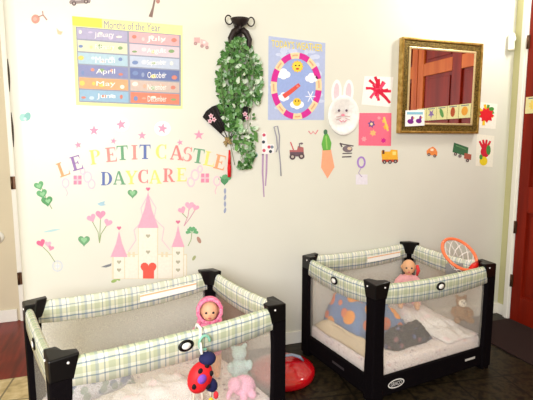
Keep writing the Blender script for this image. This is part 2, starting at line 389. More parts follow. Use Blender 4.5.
sh.append(('#8d93a8', [mc(.03, .115), mc(.985, .115), mc(.985, .965), mc(.03, .965)], 1))
for r in range(6):
    for c in range(2):
        s0 = .04+c*.475; s1 = s0+.455; t0 = .125+r*.14; t1_ = t0+.125
        sh.append((rows[r][c], [mc(s0, t0), mc(s1, t0), mc(s1, t1_), mc(s0, t1_)], 2))
        for j in range(5):
            a = s0+.03+j*.09+random.uniform(-.01, .02); u, v = mc(a, t0+random.uniform(.04, .09)); sh.append((rows2[r][c] if j % 2 else random.choice(['#f3e9d8', '#d07a6a', '#e8c860', '#7fa06a', '#6f86b8']), ellp(u, v, random.uniform(1.4, 3.2), random.uniform(1, 2.6), 0, 10), 3))
        p = mc(s0+.16, t0+.035); q = mc(s1-.12, t0+.095)
        addtext(sh, '#f6f2ec', months[r][c], (p[0], p[1], q[0], q[1]), 4)
p, q = mc(.29, .02), mc(.8, .085)
addtext(sh, '#8a86a8', 'Months of the Year', (p[0], p[1], q[0], q[1]-2.5), 2, 3.5)
decal('months_chart', 'yellow bordered poster headed Months of the Year with twelve coloured panels', 'poster', sh)

# weather chart
sh = [('#aab6dc', [(268.6, 36), (325.4, 43), (324, 120), (268, 120)], 0)]
for k in range(26):
    sh.append(('#c4cdea', ellp(random.uniform(272, 321), random.uniform(46, 116), random.uniform(2, 5), random.uniform(1.5, 3), 0, 10), 1))
cx, cy_ = 296.3, 86; RX, RY = 25.5, 33.5
sh.append(('#8fa4dc', ellp(cx, cy_, RX-4, RY-4, 0, 40), 2))
for k in range(8):
    a0 = -90-14+k*45
    sh.append(('#cf1f8c' if 1 else '', ringp(cx, cy_, RX, RY, 6, a0+22, a0+46, 8), 3)); sh.append(('#f0cfa0', ringp(cx, cy_, RX, RY, 6, a0, a0+22, 8), 3))
    sh.append(('#d7a07a', ringp(cx, cy_, RX-2, RY-2, 1.6, a0+4, a0+18, 6), 4))
addtext(sh, '#f2d800', "TODAY'S WEATHER", (271.5, 39.5, 322.5, 47), 3, 4.6)
def sunf(x, y, r): return [('#f0a830', starp(x, y, r*1.25, 0, 12, .8), 3), ('#f6cf3c', ellp(x, y, r), 4), ('#3a2a10', ellp(x-r*.35, y-r*.2, r*.16), 5), ('#3a2a10', ellp(x+r*.35, y-r*.2, r*.16), 5), ('#c0402a', ellp(x, y+r*.45, r*.35, r*.2), 5)]
def cloud(x, y, s): return [('#f6f4fa', ellp(x+dx*s, y+dy*s, r*s, None, 0, 14), 3) for dx, dy, r in ((-.6, .1, .55), (0, -.3, .65), (.6, .1, .55), (0, .3, .6))]
sh += sunf(297.5, 66.5, 5)
for x, y, s in ((283.5, 74, 6), (311.5, 78, 5.5), (283.5, 97, 5), (297, 104, 6)): sh += cloud(x, y, s)
sh += [('#f0c030', ellp(297, 102, 4), 4), ('#3a2a10', ellp(295.5, 101, .7), 5), ('#3a2a10', ellp(298.5, 101, .7), 5)]
sh += [('#e6e8f6', linep([(310.5-5*math.cos(a), 96.5-6*math.sin(a)), (310.5+5*math.cos(a), 96.5+6*math.sin(a))], 1), 4) for a in (0, PI/3, 2*PI/3)]
wc = decal('weather_chart', "pale blue poster headed TODAY'S WEATHER with a pink dial", 'poster', sh)
mbp = flatmb([('#d8483c', linep([(283.5, 96.5), (290, 92), (299.5, 84.5)], [4.6, 4.4, 3.6]), 0), ('#e8766a', ellp(297.5, 86.3, 1.2), 1)], .004, .0008)
mbp.build('pointer', wc, origin=centre(mbp)); wcl = wc.location
for ch in wc.children: ch.location = ch.location-wcl

# bunny paper plate
rt = thing('paper_plate_rabbit', 'white paper plate rabbit face with two pink lined ears', 'craft', wallp(343, 116))
def wpart(name, shapes, root, base=.0005, step=.0008):
    mb = flatmb(shapes, base, step); return mb.build(name, root, origin=(0, 0, 0)) if root is None else _rel(mb, name, root)
def _rel(mb, name, root):
    c = root.location; mb.v = [p-c for p in mb.v]; return mb.build(name, root)
for x in (336.5, 348.5):
    wpart('ear', [('#f4f0ee', ellp(x, 92, 5.2, 12.5, 3), 0), ('#f2c8d0', ellp(x, 92, 2.8, 9, 3), 1)], rt)
mb = MB(); c = wallp(343, 115.5)-rt.location
mb.lathe([(.0, .002), (.085, .003), (.098, .014), (.122, .016), (.124, .013), (.1, .0)], c, mat('paper_plate', '#f3f0ec', .6), 40, Matrix.Rotation(PI/2, 3, 'X'), sy_=1.12)
mb.build('plate', rt)
for x in (339, 346.5): wpart('eye', [('#6a5a68', ellp(x, 110.5, 1.2, 1.3), 0)], rt, .014)
wpart('nose', [('#e88ca0', ellp(343, 115, 1.8, 1.3), 0)], rt, .014)
for a, b in (((336, 117), (341, 116)), ((336, 120), (341, 118)), ((345, 116), (350, 116.5)), ((345, 118), (350, 120))): wpart('whisker', [('#caa4a4', linep([a, b], .5), 0)], rt, .014)
wpart('mouth', [('#e88ca0', linep([(339.5, 120), (341.5, 122), (343, 120.5), (344.5, 122), (346.5, 120)], .8), 0)], rt, .014)

def splash(cx_, cy2, r, cols, n, lay=1, seed=1):
    rnd = random.Random(seed); out = []
    for k in range(n):
        a = rnd.uniform(0, 2*PI); L = r*rnd.uniform(.5, 1.1); c_ = cols[k % len(cols)]
        out.append((c_, linep([(cx_+.15*L*math.cos(a), cy2+.15*L*math.sin(a)), (cx_+.6*L*math.cos(a+.1), cy2+.6*L*math.sin(a+.1)), (cx_+L*math.cos(a), cy2+L*math.sin(a))], [4, 2.4, 2.8]), lay))
    out.append((cols[0], ellp(cx_, cy2, r*.38, r*.34), lay)); return out
decal('painting', 'white paper with red splash painting above the pink paper', 'painting',
      [('#f4f0ec', [(364.5, 76), (393.5, 77), (390.5, 107), (361.5, 104.5)], 0)]+splash(378, 90, 13, ['#dc2348', '#e8486a', '#d01c3c'], 16, 1, 3)
      +[('#d2203f', linep([(378, 90), (386, 98), (390, 103)], [4, 3, 2.4]), 2)])
pk = [('#f0708a', [(359, 113), (391.5, 113), (391, 146), (358.5, 145.5)], 0)]
for x, y, c_, r in ((371.5, 124, '#7a5a90', 4.2), (386, 127, '#f0b43c', 3.2), (373, 133, '#f0b878', 3.6), (383.5, 140.5, '#d02a8a', 3), (384, 121, '#f0c050', 2.4), (364, 139, '#f7a0a8', 3), (379, 118, '#f7a0a8', 2)):
    pk.append((c_, starp(x, y, r, x, 6, .6), 1))
pk += [('#f6dca0', ellp(371.5, 124, 1.3), 2), ('#f4c86a', linep([(384, 117), (388, 131)], 2), 1)]
decal('painting', 'square of bright pink paper with flower prints below the red splash painting', 'painting', pk)
decal('painting', 'white paper with round red and yellow splash right of the mirror, upper one', 'painting',
      [('#f1ede2', [(478, 102), (497.5, 104), (495.5, 129), (475.5, 127.5)], 0)]+splash(485.5, 115, 10, ['#e8c428', '#57943a', '#e8b420'], 10, 1, 5)+[('#d8202c', starp(486.5, 115, 8, .3, 9, .7), 2), ('#4a8a3c', ellp(491.5, 109, 2.6, 2), 2)])
decal('painting', 'white paper with red, green and yellow handprint, under the round red splash', 'painting',
      [('#efeadb', [(477, 134), (494.5, 136), (492.5, 167), (475.5, 166)], 0)]
      +[('#d02838', linep([(485, 152), (479.5+i*3.6, 139+abs(i-1.5)*1.4)], [3, 2]), 1) for i in range(4)]+[('#c8283a', ellp(485, 152, 4.4, 5.5), 2), ('#4a8a44', ellp(488.5, 150, 2.2, 5), 3), ('#e6cc2c', ellp(483.5, 161, 4, 4.5), 3), ('#4f8f48', ellp(481, 157, 1.6, 2.6), 3)])
# motion sensor on the corner
rt = thing('motion_sensor', 'small white box sensor high in the corner by the door', 'sensor', (3.0, W-.026, 2.17))
rt.rotation_euler = (0, 0, .55)
mb = MB(); mb.box((0, 0, .055), (.062, .04, .13), mat('sensor_plastic', '#f2eee0', .4)); mb.build('housing', rt, bev=.008)
mb = MB(); mb.ell((0, -.02, .075), (.02, .01, .022), mat('sensor_lens', '#fffaf0', .2)); mb.build('lens', rt)
# hallway round fixture
rt = thing('wall_fixture', 'small round cream fixture on the hallway wall at the far left', 'fixture', (-.895, 4.02, .70))
mb = MB(); mb.lathe([(.05, 0), (.05, .012), (.03, .018)], (0, 0, .0), TRIM, 24, Matrix.Rotation(PI/2, 3, 'X')); mb.build('plate', rt)
mb = MB(); mb.lathe([(.016, 0), (.016, .03), (.028, .04), (.03, .055), (.015, .065)], (0, -.018, 0), mat('cream_knob', '#e2d6bc', .3), 20, Matrix.Rotation(PI/2, 3, 'X')); mb.build('knob', rt)

# ------------------------------------------------------------------ sign letters
def bar(x0, y0, x1, y1): return [(x0, y0), (x1, y0), (x1, y1), (x0, y1)]
def arc(cx_, cy2, rx, ry, a0, a1, w0, w1, n=14):
    pts = []; inn = []
    for k in range(n+1):
        t = k/n; a = math.radians(a0+(a1-a0)*t); w = w0+(w1-w0)*math.sin(PI*t)
        pts.append((cx_+rx*math.cos(a), cy2+ry*math.sin(a))); inn.append((cx_+(rx-w)*math.cos(a), cy2+(ry-w*.45)*math.sin(a)))
    return pts+inn[::-1]
G = {
 'L': [bar(.1, 0, .32, 1), bar(0, .93, .42, 1), bar(0, 0, .8, .08), [(.72, .05), (.8, .05), (.8, .34)]],
 'E': [bar(.1, 0, .32, 1), bar(0, .92, .74, 1), bar(0, 0, .8, .08), bar(.3, .47, .56, .54), [(.66, .95), (.74, .95), (.74, .7)], [(.7, .05), (.8, .05), (.8, .33)], bar(.5, .38, .56, .63)],
 'T': [bar(.3, 0, .52, 1), bar(0, .92, .82, 1), [(0, .95), (.09, .95), (0, .68)], [(.73, .95), (.82, .95), (.82, .68)], bar(.18, 0, .64, .07)],
 'I': [bar(.11, 0, .33, 1), bar(0, .93, .44, 1), bar(0, 0, .44, .07)],
 'P': [bar(.1, 0, .32, 1), bar(0, .93, .4, 1), bar(0, 0, .42, .07), arc(.38, .74, .4, .26, 90, -90, .07, .2)],
 'R': [bar(.1, 0, .32, 1), bar(0, .93, .4, 1), bar(0, 0, .42, .07), arc(.38, .74, .38, .26, 90, -90, .07, .2), [(.36, .5), (.56, .5), (.86, .05), (.64, .05)], bar(.62, 0, .95, .07)],
 'D': [bar(.1, 0, .32, 1), bar(0, .93, .4, 1), bar(0, 0, .4, .07), arc(.36, .5, .54, .5, 90, -90, .07, .24)],
 'C': [arc(.45, .5, .45, .5, 48, 312, .06, .24), bar(.7, .68, .78, 1), bar(.72, 0, .79, .26)],
 'A': [[(.36, 1), (.52, 1), (.92, .05), (.68, .05)], [(.36, 1), (.44, .92), (.16, .05), (.07, .05)], bar(.22, .3, .7, .37), bar(0, 0, .28, .07), bar(.58, 0, 1, .07)],
 'S': [arc(.36, .73, .32, .27, 30, 250, .07, .2), arc(.38, .28, .34, .28, 100, -150, .07, .22), bar(.58, .7, .65, 1), bar(.02, 0, .09, .3)],
 'Y': [bar(.36, 0, .58, .48), [(.05, .95), (.3, .95), (.58, .45), (.38, .42)], [(.78, .95), (.88, .95), (.56, .42), (.48, .48)], bar(0, .93, .38, 1), bar(.68, .93, .98, 1), bar(.24, 0, .7, .07)],
}
GW = dict(L=.8, E=.8, T=.82, I=.44, P=.78, R=.95, D=.9, C=.8, A=1, S=.72, Y=.98)
CN = dict(o='#f29a6a', p='#8a6aa8', y='#f7de72', r='#ef7a7a', g='#5f9a72', b='#5468a8', k='#ee8a86')
NM = dict(o='orange', p='purple', y='yellow', r='red', g='green', b='blue', k='coral')
top = [('L', 63, 169, 'o', -20), ('E', 76.3, 163, 'p', -16), ('P', 95, 157, 'y', -8), ('E', 111, 154.6, 'k', -5), ('T', 122.3, 152.8, 'g', -3), ('I', 134.5, 152.2, 'k', -1), ('T', 145, 151.8, 'b', 0),
       ('C', 161, 151.5, 'y', 2), ('A', 177, 152.6, 'r', 4), ('S', 187.5, 154.2, 'k', 6), ('T', 198.5, 156, 'g', 8), ('L', 209.5, 158.8, 'y', 11), ('E', 220, 162.2, 'o', 14)]
bot = [('D', 106.5, 178.6, 'b', 0), ('A', 119.5, 177.8, 'g', 0), ('Y', 131.5, 177.4, 'y', 0), ('C', 143, 176.4, 'r', 0), ('A', 155.5, 176.8, 'y', 0), ('R', 169, 175.2, 'r', 0), ('E', 181.5, 174.6, 'y', 0)]
pos_t = ['starting the word LE', 'ending the word LE', 'starting PETIT', 'second in PETIT', 'third in PETIT', 'fourth in PETIT', 'ending PETIT', 'starting CASTLE', 'second in CASTLE', 'third in CASTLE', 'fourth in CASTLE', 'fifth in CASTLE', 'ending CASTLE']
pos_b = ['starting DAYCARE', 'second in DAYCARE', 'third in DAYCARE', 'fourth in DAYCARE', 'fifth in DAYCARE', 'sixth in DAYCARE', 'ending DAYCARE']
for rowl, posl, hgt, grp in ((top, pos_t, 14.5, 'letters of the arched upper sign row'), (bot, pos_b, 13.5, 'letters of the straight lower sign row')):
    for (ch, u, v, c_, rot), ps in zip(rowl, posl):
        shp = []; ca, sa = math.cos(math.radians(rot)), math.sin(math.radians(rot)); w_ = GW[ch]
        for i, poly in enumerate(G[ch]):
            q = [((x-w_/2)*hgt*.92, -(y-.5)*hgt) for x, y in poly]
            shp.append((CN[c_], [(u+a*ca-b*sa, v+a*sa+b*ca) for a, b in q], i*.25))
        decal('wall_letter', f'{NM[c_]} capital letter {ch} {ps} on the wall', 'letter', shp, grp, .001, .0008)
# stars
PINK = '#ee8fb0'
star_l = [(78, 145, 4, 0, 'far left end of the arc'), (94, 130.5, 5.6, 1, 'in pale halo, left of the other haloed stars'), (113.5, 141, 3.6, 0, 'between the haloed ones above the letter E'), (121, 124.5, 5.6, 1, 'in pale halo just under the months chart'),
          (142, 135.5, 4.6, 0, 'above the middle of the word PETIT and its last T'), (162.5, 128.5, 5.6, 1, 'in pale halo above the yellow C of CASTLE'), (180, 142.5, 3.4, 0, 'directly above the A of CASTLE'), (198.8, 135, 5.4, 0, 'farthest right, beside the black fan')]
for i, (u, v, r, halo, ps) in enumerate(star_l):
    shp = [(PINK, starp(u, v, r, .2*(i % 3-1)), 1)]
    if halo: shp.insert(0, ('#f6f3f2', ellp(u, v, r*1.5, r*1.35), 0))
    decal('star_sticker', f'pink star sticker {ps}', 'sticker', shp, 'pink stars over the sign')

# ------------------------------------------------------------------ castle decal (plain)
OUT = '#dccfb0'; ROOF = '#f0a0ba'; STN = '#ece5d6'
def tower(u0, u1, v0, v1, roof_w, vt, win):
    c = (u0+u1)/2; s = [(OUT, rectp(u0, v0, u1, v1), 0), (STN, rectp(u0+.8, v0+.5, u1-.8, v1-.5), 1), (ROOF, [(c, vt), (c+roof_w/2*.35, (vt+v0)/2), (c+roof_w/2, v0+1), (c-roof_w/2, v0+1), (c-roof_w/2*.35, (vt+v0)/2)], 2), ('#d8688e', heartp(c, vt-3, 2.2), 2)]
    return s+[('#a9a48c', heartp(c, y, 2.2), 2) for y in win]
shp = [(OUT, rectp(112, 254, 187, 279), 0), (STN, rectp(112.8, 255, 186.2, 278.5), 1)]
for x in (128, 132.5, 161, 165.5): shp.append((OUT, rectp(x, 252, x+2.4, 257), 2))
shp += [(s[0], s[1], s[2]+2) for s in tower(138, 158, 227, 279, 21, 192, (236, 252))]
shp += [(s[0], s[1], s[2]+2) for s in tower(113, 125, 256, 279, 17, 231, (262, 270))]+[(s[0], s[1], s[2]+2) for s in tower(172, 184, 246, 279, 13, 225, (253, 262, 270))]
shp += [('#ea4a3c', heartp(148.5, 268.5, 8), 6), ('#ea4a3c', rectp(143, 268, 154, 278.5), 6)]
for pth in ([(147.5, 196), (141, 208), (143, 220), (134, 230), (136, 240), (128, 252)], [(149, 196), (156, 208), (154, 218), (164, 228), (162, 240), (170, 250)]):
    shp.append(('#f2bccb', linep(pth, .9), 1))
decal('castle_decal', 'wall decal of cream castle with pink pointed roofs and red heart door', 'decal', shp)
# gift decals
def gift(u, v, fl):
    s = [('#ee7fa0', rectp(u-4, v-4.5, u+4, v+4.5), 1), ('#f6b8c8', rectp(u-.8, v-4.5, u+.8, v+4.5), 2), ('#f6b8c8', rectp(u-4, v-.8, u+4, v+.8), 2)]
    for dx, dy, r in ((-12*fl, 3, 4), (10*fl, -3, 4.5), (14*fl, 4, 4), (5*fl, -9, 3)):
        s.append(('#f6c3d3', ringp(u+dx, v+dy, r, r*1.3, 1.5, 0, 359, 16), 1))
    s.append(('#f3b4c6', linep([(u-12*fl, v+8), (u-10*fl, v+13), (u-11*fl, v+16)], .8), 0)); return s
decal('gift_decal', 'pink present decal with pale loops under the letters LE', 'decal', gift(77.5, 180, 1))
decal('gift_decal', 'pink present decal with pale loops under the end of CASTLE', 'decal', gift(205, 178, -1))
# heart plants and hearts
GR = '#5aa06a'; GR2 = '#86bf8c'
def hearts(lst, stem, sc='#8aa06a'): return ([(sc, linep(stem, .8), 0)] if stem else [])+[(c_, heartp(u, v, s, r), 1+i*.3) for i, (u, v, s, r, c_) in enumerate(lst)]
decal('heart_plant_decal', 'three stacked green hearts on a stem at the far left of the decals', 'decal', hearts([(39, 185.5, 5, -20, GR), (42, 193.7, 5.4, -15, GR), (47, 201, 5.8, -10, '#4a9058'), (39, 186, 2.6, -20, GR2), (42.5, 194, 2.6, -15, GR2), (48, 201, 2.6, -10, GR2)], [(40, 184), (46, 198), (52, 209)]))
decal('heart_decal', 'single green heart under the second letter of DAYCARE, left of castle tip', 'decal', [('#5f9a6c', heartp(132.5, 193.5, 5), 0), (GR2, heartp(132.5, 193, 2.8), 1)])
decal('heart_decal', 'single green heart at mid height left of the castle, above the blank patch', 'decal', [('#5f9a6c', heartp(84, 240.5, 6), 0), (GR2, heartp(84, 240, 3.2), 1)])
decal('heart_plant_decal', 'green heart leaves just under the red tassel', 'decal', hearts([(222.5, 178.5, 4, -25, GR), (227, 178, 4, 25, GR), (224.5, 181.5, 4, 0, '#3f8452')], None))
decal('heart_plant_decal', 'small green clover of hearts right of the castle', 'decal', hearts([(188.5, 231.5, 3, -60, GR), (192, 229, 3.2, 0, GR), (195.5, 231.5, 3, 60, GR)], [(192, 232), (191, 240), (188, 246)]))
decal('heart_plant_decal', 'pink and red hearts on a bent stem at the lower far left', 'decal', hearts([(41, 243, 4.4, -20, '#e85a84'), (48, 244, 3.2, 0, '#f2a4bc'), (51, 248, 3, 20, '#ee86a4')], [(43, 247), (49, 253), (55, 262)]))
decal('heart_plant_decal', 'three pink hearts on stems left of the castle', 'decal', hearts([(91.5, 218, 4.6, -25, '#f29ab8'), (100.5, 214.5, 5, 0, '#f08aac'), (108, 222.5, 4.2, 20, '#f29ab8')], [(92, 221), (98, 232), (99.5, 243)])+[('#8aa06a', linep([(100.5, 218), (99.5, 243)], .8), 0), ('#8aa06a', linep([(107, 225), (101, 234), (99.5, 243)], .8), 0)])
decal('heart_plant_decal', 'three pink hearts on stems right of the castle top', 'decal', hearts([(182, 210, 4, -25, '#f29ab8'), (189.5, 205.5, 4.6, 0, '#f2a0bc'), (195.5, 207.5, 3.6, 20, '#f29ab8')], [(182, 213), (187, 218), (185, 224)])+[('#c98aa0', linep([(189, 209), (188, 216), (184, 226)], .8), 0), ('#c98aa0', linep([(195, 210), (190, 218), (184, 226)], .8), 0)])
decal('bird_decal', 'small blue bird decal above the three pink hearts on stems', 'decal', [('#9cc4d6', [(97, 204), (101, 202), (105, 201), (104, 204), (106.5, 205), (101, 206)], 0)])
decal('ribbon_decal', 'thin teal ribbon decal left of the castle hearts', 'decal', [('#a8cdd2', linep([(44, 232), (50, 231), (55, 230), (60, 229)], [.8, 2.2, 2, .6]), 0)])
decal('ring_decal', 'pale grey round carriage wheel decal at lower far left', 'decal', [('#c9cfd8', ringp(57.5, 266, 5.4, 5.8, 1.3, 0, 359, 20), 0), ('#d9dde4', ellp(57.5, 266, 2.2), 0), ('#c9cfd8', linep([(52, 266), (63, 266)], .7), 0), ('#c9cfd8', linep([(57.5, 260), (57.5, 272)], .7), 0)])
decal('bird_decal', 'small dark bird decal beside the left castle tower', 'decal', [('#6a7078', [(101, 267), (106, 265), (110, 264), (111.5, 263), (111, 266), (106, 267.5)], 0)])
decal('leaf_decal', 'green leaf sprig decal at the foot of the castle', 'decal', [('#8fae5a', ellp(114, 281, 3, 1.6, -20), 0), ('#8fae5a', ellp(118, 279, 2.6, 1.4, 30), 0)])
decal('leaf_decal', 'grey-blue column of small leaves right of the decals', 'decal', [('#8a94b4', ellp(225, 191+k*6.5, 1.2, 2.8, 12*(k % 2)), 0) for k in range(4)]+[('#8a94b4', linep([(225, 189), (225, 213)], .5), 0)])
decal('leaf_decal', 'small brown leaf decal below the green clover', 'decal', [('#a87a6a', ellp(199, 240, 1.8, 3.6, -25), 0)])
decal('leaf_decal', 'tiny olive leaf decal at the right foot of the castle', 'decal', [('#9aa06a', ellp(194, 258, 1.4, 2.8, 30), 0)])

# ------------------------------------------------------------------ small vehicle stickers and others
def wheels(lst, r, c_='#4a3a40'): return [(c_, ellp(u, v, r), 3) for u, v in lst]+[('#b8a8a0', ellp(u, v, r*.45), 4) for u, v in lst]
decal('guitar_sticker', 'small dusky red round sticker with curved stem, upper left corner', 'sticker', [('#c98a7c', ellp(35.5, 19, 4.3, 4.6), 0), ('#d9a295', ellp(35, 19, 2), 1), ('#a87a70', linep([(38, 17), (43, 15), (42.5, 11)], 1.3), 0), ('#a87a70', linep([(43, 15), (47, 20)], 1.4), 0)])
decal('bird_sticker', 'tiny pale orange sticker left of the months chart', 'sticker', [('#f0bd96', [(56.5, 28), (59.5, 31), (63, 31.5), (61, 35), (57.5, 34)], 0)])
decal('car_sticker', 'dark grey car sticker at the top edge above the months chart', 'sticker', [('#8a7c7c', [(69, 2), (73, -3), (83, -4), (91, -1), (90, 3), (70, 4)], 0), ('#c8c0c0', rectp(75, -2.5, 81, 0.5), 1)]+wheels([(74, 3.5), (86, 1.5)], 2.2, '#5a4a4c'))
decal('arrow_sticker', 'brown arrow sticker above the middle of the months chart', 'sticker', [('#7a6058', linep([(155.5, -4), (153, 8), (150.5, 17)], [1.6, 2, 4]), 0), ('#b07a70', ellp(158, 1, 2, 2.6), 0)])
decal('truck_sticker', 'pale pink truck sticker between months chart and hanging vine', 'sticker', [('#d8a8a8', rectp(194, 37.5, 200, 43), 0), ('#e0b8b8', [(200.5, 39), (205, 40), (208.5, 43), (208, 47), (200.5, 45)], 0), ('#f0e4e4', rectp(203, 41, 205.5, 43.5), 1)]+wheels([(195.5, 43.5), (202, 46), (207, 47.5)], 1.7, '#b07a80'))
decal('rabbit_sticker', 'small teal sticker near the rounded wall edge', 'sticker', [('#9ccfca', ellp(23, 117.5, 3.6, 4), 0), ('#7fbcb8', ellp(27.5, 116.5, 3.2, 4.4, 15), 0), ('#c4e2dc', ellp(25, 119, 1.6), 1)])
# two dark stickers bent round the wall edge
def edge_sticker(v0, v1, label):
    mb = MB(); cxx, cyy = XL+R0, W+R0; n_ = 10
    z0 = 1.4433+0; V = []
    def zz(v): return wallp(11, v).z
    za, zb = zz(v0), zz(v1); a0, a1 = math.radians(48), math.radians(74); rr = R0+.0015
    m = mat('dark_sticker', '#3d3228', .6)
    for i in range(n_+1):
        t = i/n_; wdt = math.sin(PI*min(max(t, .04), .96))**.6; z = za+(zb-za)*t; am = (a0+a1)/2
        for a in (am-(a1-a0)/2*wdt, am, am+(a1-a0)/2*wdt): V.append((cxx-rr*math.sin(a), cyy-rr*math.cos(a), z))
    Fc = [(3*i+k, 3*i+k+1, 3*i+4+k, 3*i+3+k) for i in range(n_) for k in (0, 1)]
    mb.add(V, Fc, m, True); o = mb.build('edge_sticker', origin=V[len(V)//2]); tag(o, label, 'sticker', 'dark stickers on the rounded wall edge')
edge_sticker(58, 91, 'dark brown slim sticker wrapped on the rounded wall edge, upper one')
edge_sticker(112, 147, 'dark brown slim sticker wrapped on the rounded wall edge, lower one')

decal('tractor_sticker', 'red and dark tractor sticker left of the paper carrot', 'sticker', [('#a8585a', [(289.5, 150), (297, 150), (298, 146), (303.5, 147.5), (304, 156), (290, 156)], 1), ('#5a4450', rectp(290, 152, 303.5, 156.5), 2), ('#c8505a', linep([(290.5, 142), (293.5, 150)], 1.2), 1), ('#6a5a64', linep([(299.5, 143), (299.5, 148)], 1.1), 1), ('#6a5a64', ellp(301.5, 143.5, 1.6, 1), 1)]+wheels([(292.5, 156.8), (301.5, 156.2)], 3))
decal('squiggle_sticker', 'thin red squiggle sticker beside the carrot top', 'sticker', [('#d8707a', linep([(308.5, 131), (311, 134), (313, 131.5), (315.5, 134), (318, 130)], 1.1), 0)])
rt = thing('paper_carrot', 'orange paper carrot with green leaf top on the wall', 'craft', wallp(327, 155))
wpart('carrot_root', [('#f4a07a', [(322.5, 149.5), (331, 149.5), (334.5, 167), (327.5, 178.5), (321, 167.5)], 0)], rt)
wpart('leaf_top', [('#5aa63c', [(326, 131), (329, 136), (331.5, 143), (330.5, 150), (323, 150.5), (321.5, 144), (323.5, 136)], 1), ('#3d6a4a', ellp(325.5, 132, 2, 2.6), 2), ('#8cc45a', linep([(326, 136), (327, 149)], 1.4), 2)], rt)
decal('helicopter_sticker', 'grey helicopter sticker with dash below, right of the carrot', 'sticker', [('#7c7076', ellp(347.5, 149, 5, 3.4, 5), 0), ('#5a4e54', linep([(340, 143.5), (344, 144.5), (353.5, 146)], 1.2), 1), ('#5a4e54', linep([(342, 147), (340, 143)], 1.4), 1), ('#d8c0a8', ellp(349.5, 148.5, 2.2, 1.6), 1), ('#5a4e54', linep([(342.5, 153.5), (352, 153.2)], 1), 1), ('#5a4e54', linep([(342, 157), (351.5, 156.6)], 1.2), 1)])
rt = thing('paper_medal', 'purple paper ring above a pale paper tail', 'craft', wallp(361, 162))
wpart('ring', [('#a884cc', ringp(361.3, 162.3, 4.4, 6, 1.8, 0, 359, 24), 1)], rt)
wpart('paper_tail', [('#e6e0ea', rectp(355.8, 174.5, 367.5, 184.5), 0), ('#b4a4c4', linep([(361, 168), (358.5, 173), (362, 177)], .9), 1)], rt)
decal('train_sticker', 'yellow train engine sticker below the pink paper', 'sticker', [('#eab03a', [(381.5, 155), (381.5, 150.5), (385, 151.5), (390, 151.5), (391, 149.5), (397.5, 150), (398, 160), (382.5, 161)], 0), ('#c04a3a', rectp(382, 159.5, 398, 162), 1), ('#6a3a30', rectp(382.3, 150, 384.5, 154), 1), ('#f6dc80', rectp(392.5, 151.5, 396, 155), 1)]+wheels([(384.5, 162), (390, 162), (395.5, 161.4)], 1.9))
decal('car_sticker', 'small orange car sticker under the mirror', 'sticker', [('#e88a4a', [(426.5, 151), (429, 148.5), (433, 146.5), (436, 149), (437.5, 152.5), (437, 156), (427, 154.5)], 0), ('#f6dcc0', rectp(430.5, 148.6, 433.5, 151), 1)]+wheels([(429, 154.5), (434.8, 156)], 1.5))
decal('truck_sticker', 'dark green truck sticker at the lower right of the mirror', 'sticker', [('#3f6a48', [(454, 142.5), (468.5, 147.5), (467.5, 156.5), (452.5, 152)], 0), ('#5f8a60', linep([(456, 145.5), (466, 149.5)], 1), 1), ('#a85a4a', [(464.5, 153), (471.5, 154.5), (471, 160), (464, 158.5)], 1)]+wheels([(455.5, 154), (460, 156), (467.5, 160.5)], 1.6))
# hanging ribbon crafts
rt = thing('ribbon_craft', 'white spotted paper cross with two long purple ribbon tails', 'craft', wallp(266, 150))
wpart('paper_cross', [('#eee8ea', [(262, 133), (266, 132.5), (267.5, 144), (274, 144.5), (274, 153), (267, 154), (262, 155)], 0)]
      +[(c_, ellp(u, v, 1.6), 1) for u, v, c_ in ((264, 135, '#c0405a'), (263.5, 142, '#2f3a44'), (269, 147, '#c0405a'), (264, 150.5, '#c0405a'), (270.5, 151.5, '#2f3a44'), (272, 147, '#6a7a8a'))], rt)
for x, xe, ve in ((263, 264, 197), (266.8, 265.5, 186)):
    wpart('ribbon_tail', [('#a886ac', linep([(x, 154), (x-.4, 172), (xe, ve)], [2, 1.8, 1.2]), 0)], rt)
mb = MB(); c = rt.location
mb = MB(); P = [wallp(u, v, .004) for u, v in ((274, 127), (277.5, 126), (279.5, 136), (279, 150), (280.5, 165), (281, 176))]+[]
mb.tube(P, .004, mat('grey_cord', '#9a98a4', .8), 6); P2 = [wallp(u, v, .004) for u, v in ((274, 127), (276.5, 137), (277.5, 148), (276, 152))]; mb.tube(P2, .004, mat('grey_cord', '#9a98a4', .8), 6)
o = mb.build('grey_string', origin=P[0]); tag(o, 'thin grey cord hanging right of the spotted ribbon craft', 'string')
decal('bead_sticker', 'small dark teal dot sticker beside the bottom of the vine', 'sticker', [('#6a9aa6', ellp(255.5, 155, 2.2, 2.6), 0)])

# ------------------------------------------------------------------ sconce, vine, fan, tassel
IRON = mat('black_iron', '#2c2220', .5, .4, spec=.4)
cB = wallp(240, 24, .06)
rt = thing('wall_sconce', 'black iron urn shaped wall sconce with scroll handles above the vine', 'sconce', cB)
mb = MB(); mb.lathe([(.0, -.035), (.022, -.035), (.013, -.022), (.02, -.012), (.042, -.002), (.054, .018), (.06, .03), (.05, .028), (.03, .01), (.0, .006)], (0, 0, 0), IRON, 28); mb.build('bowl', rt)
for sgn in (-1, 1):
    mb = MB(); pts = []
    for k in range(22):
        a = k/21*PI*1.9; r = .034-.012*k/21; pts.append((sgn*(.072+r*.8*math.cos(a+PI*.9)), 0, .022+r*math.sin(a+PI*.9)))
    mb.tube(pts, .0042, IRON, 6); mb.build('scroll_handle', rt)
for sgn in (-1, 1):
    mb = MB(); pts = [(sgn*.012, 0, -.03), (sgn*.04, 0, -.05), (sgn*.062, .0, -.09), (sgn*.055, 0, -.14), (sgn*.03, .0, -.16)]
    mb.tube(pts, [.02, .02, .018, .014, .008], IRON, 8); mb.build('bracket_arm', rt)
mb = MB(); mb.box((0, .045, -.05), (.05, .025, .16), IRON); mb.build('back_plate', rt, bev=.006)
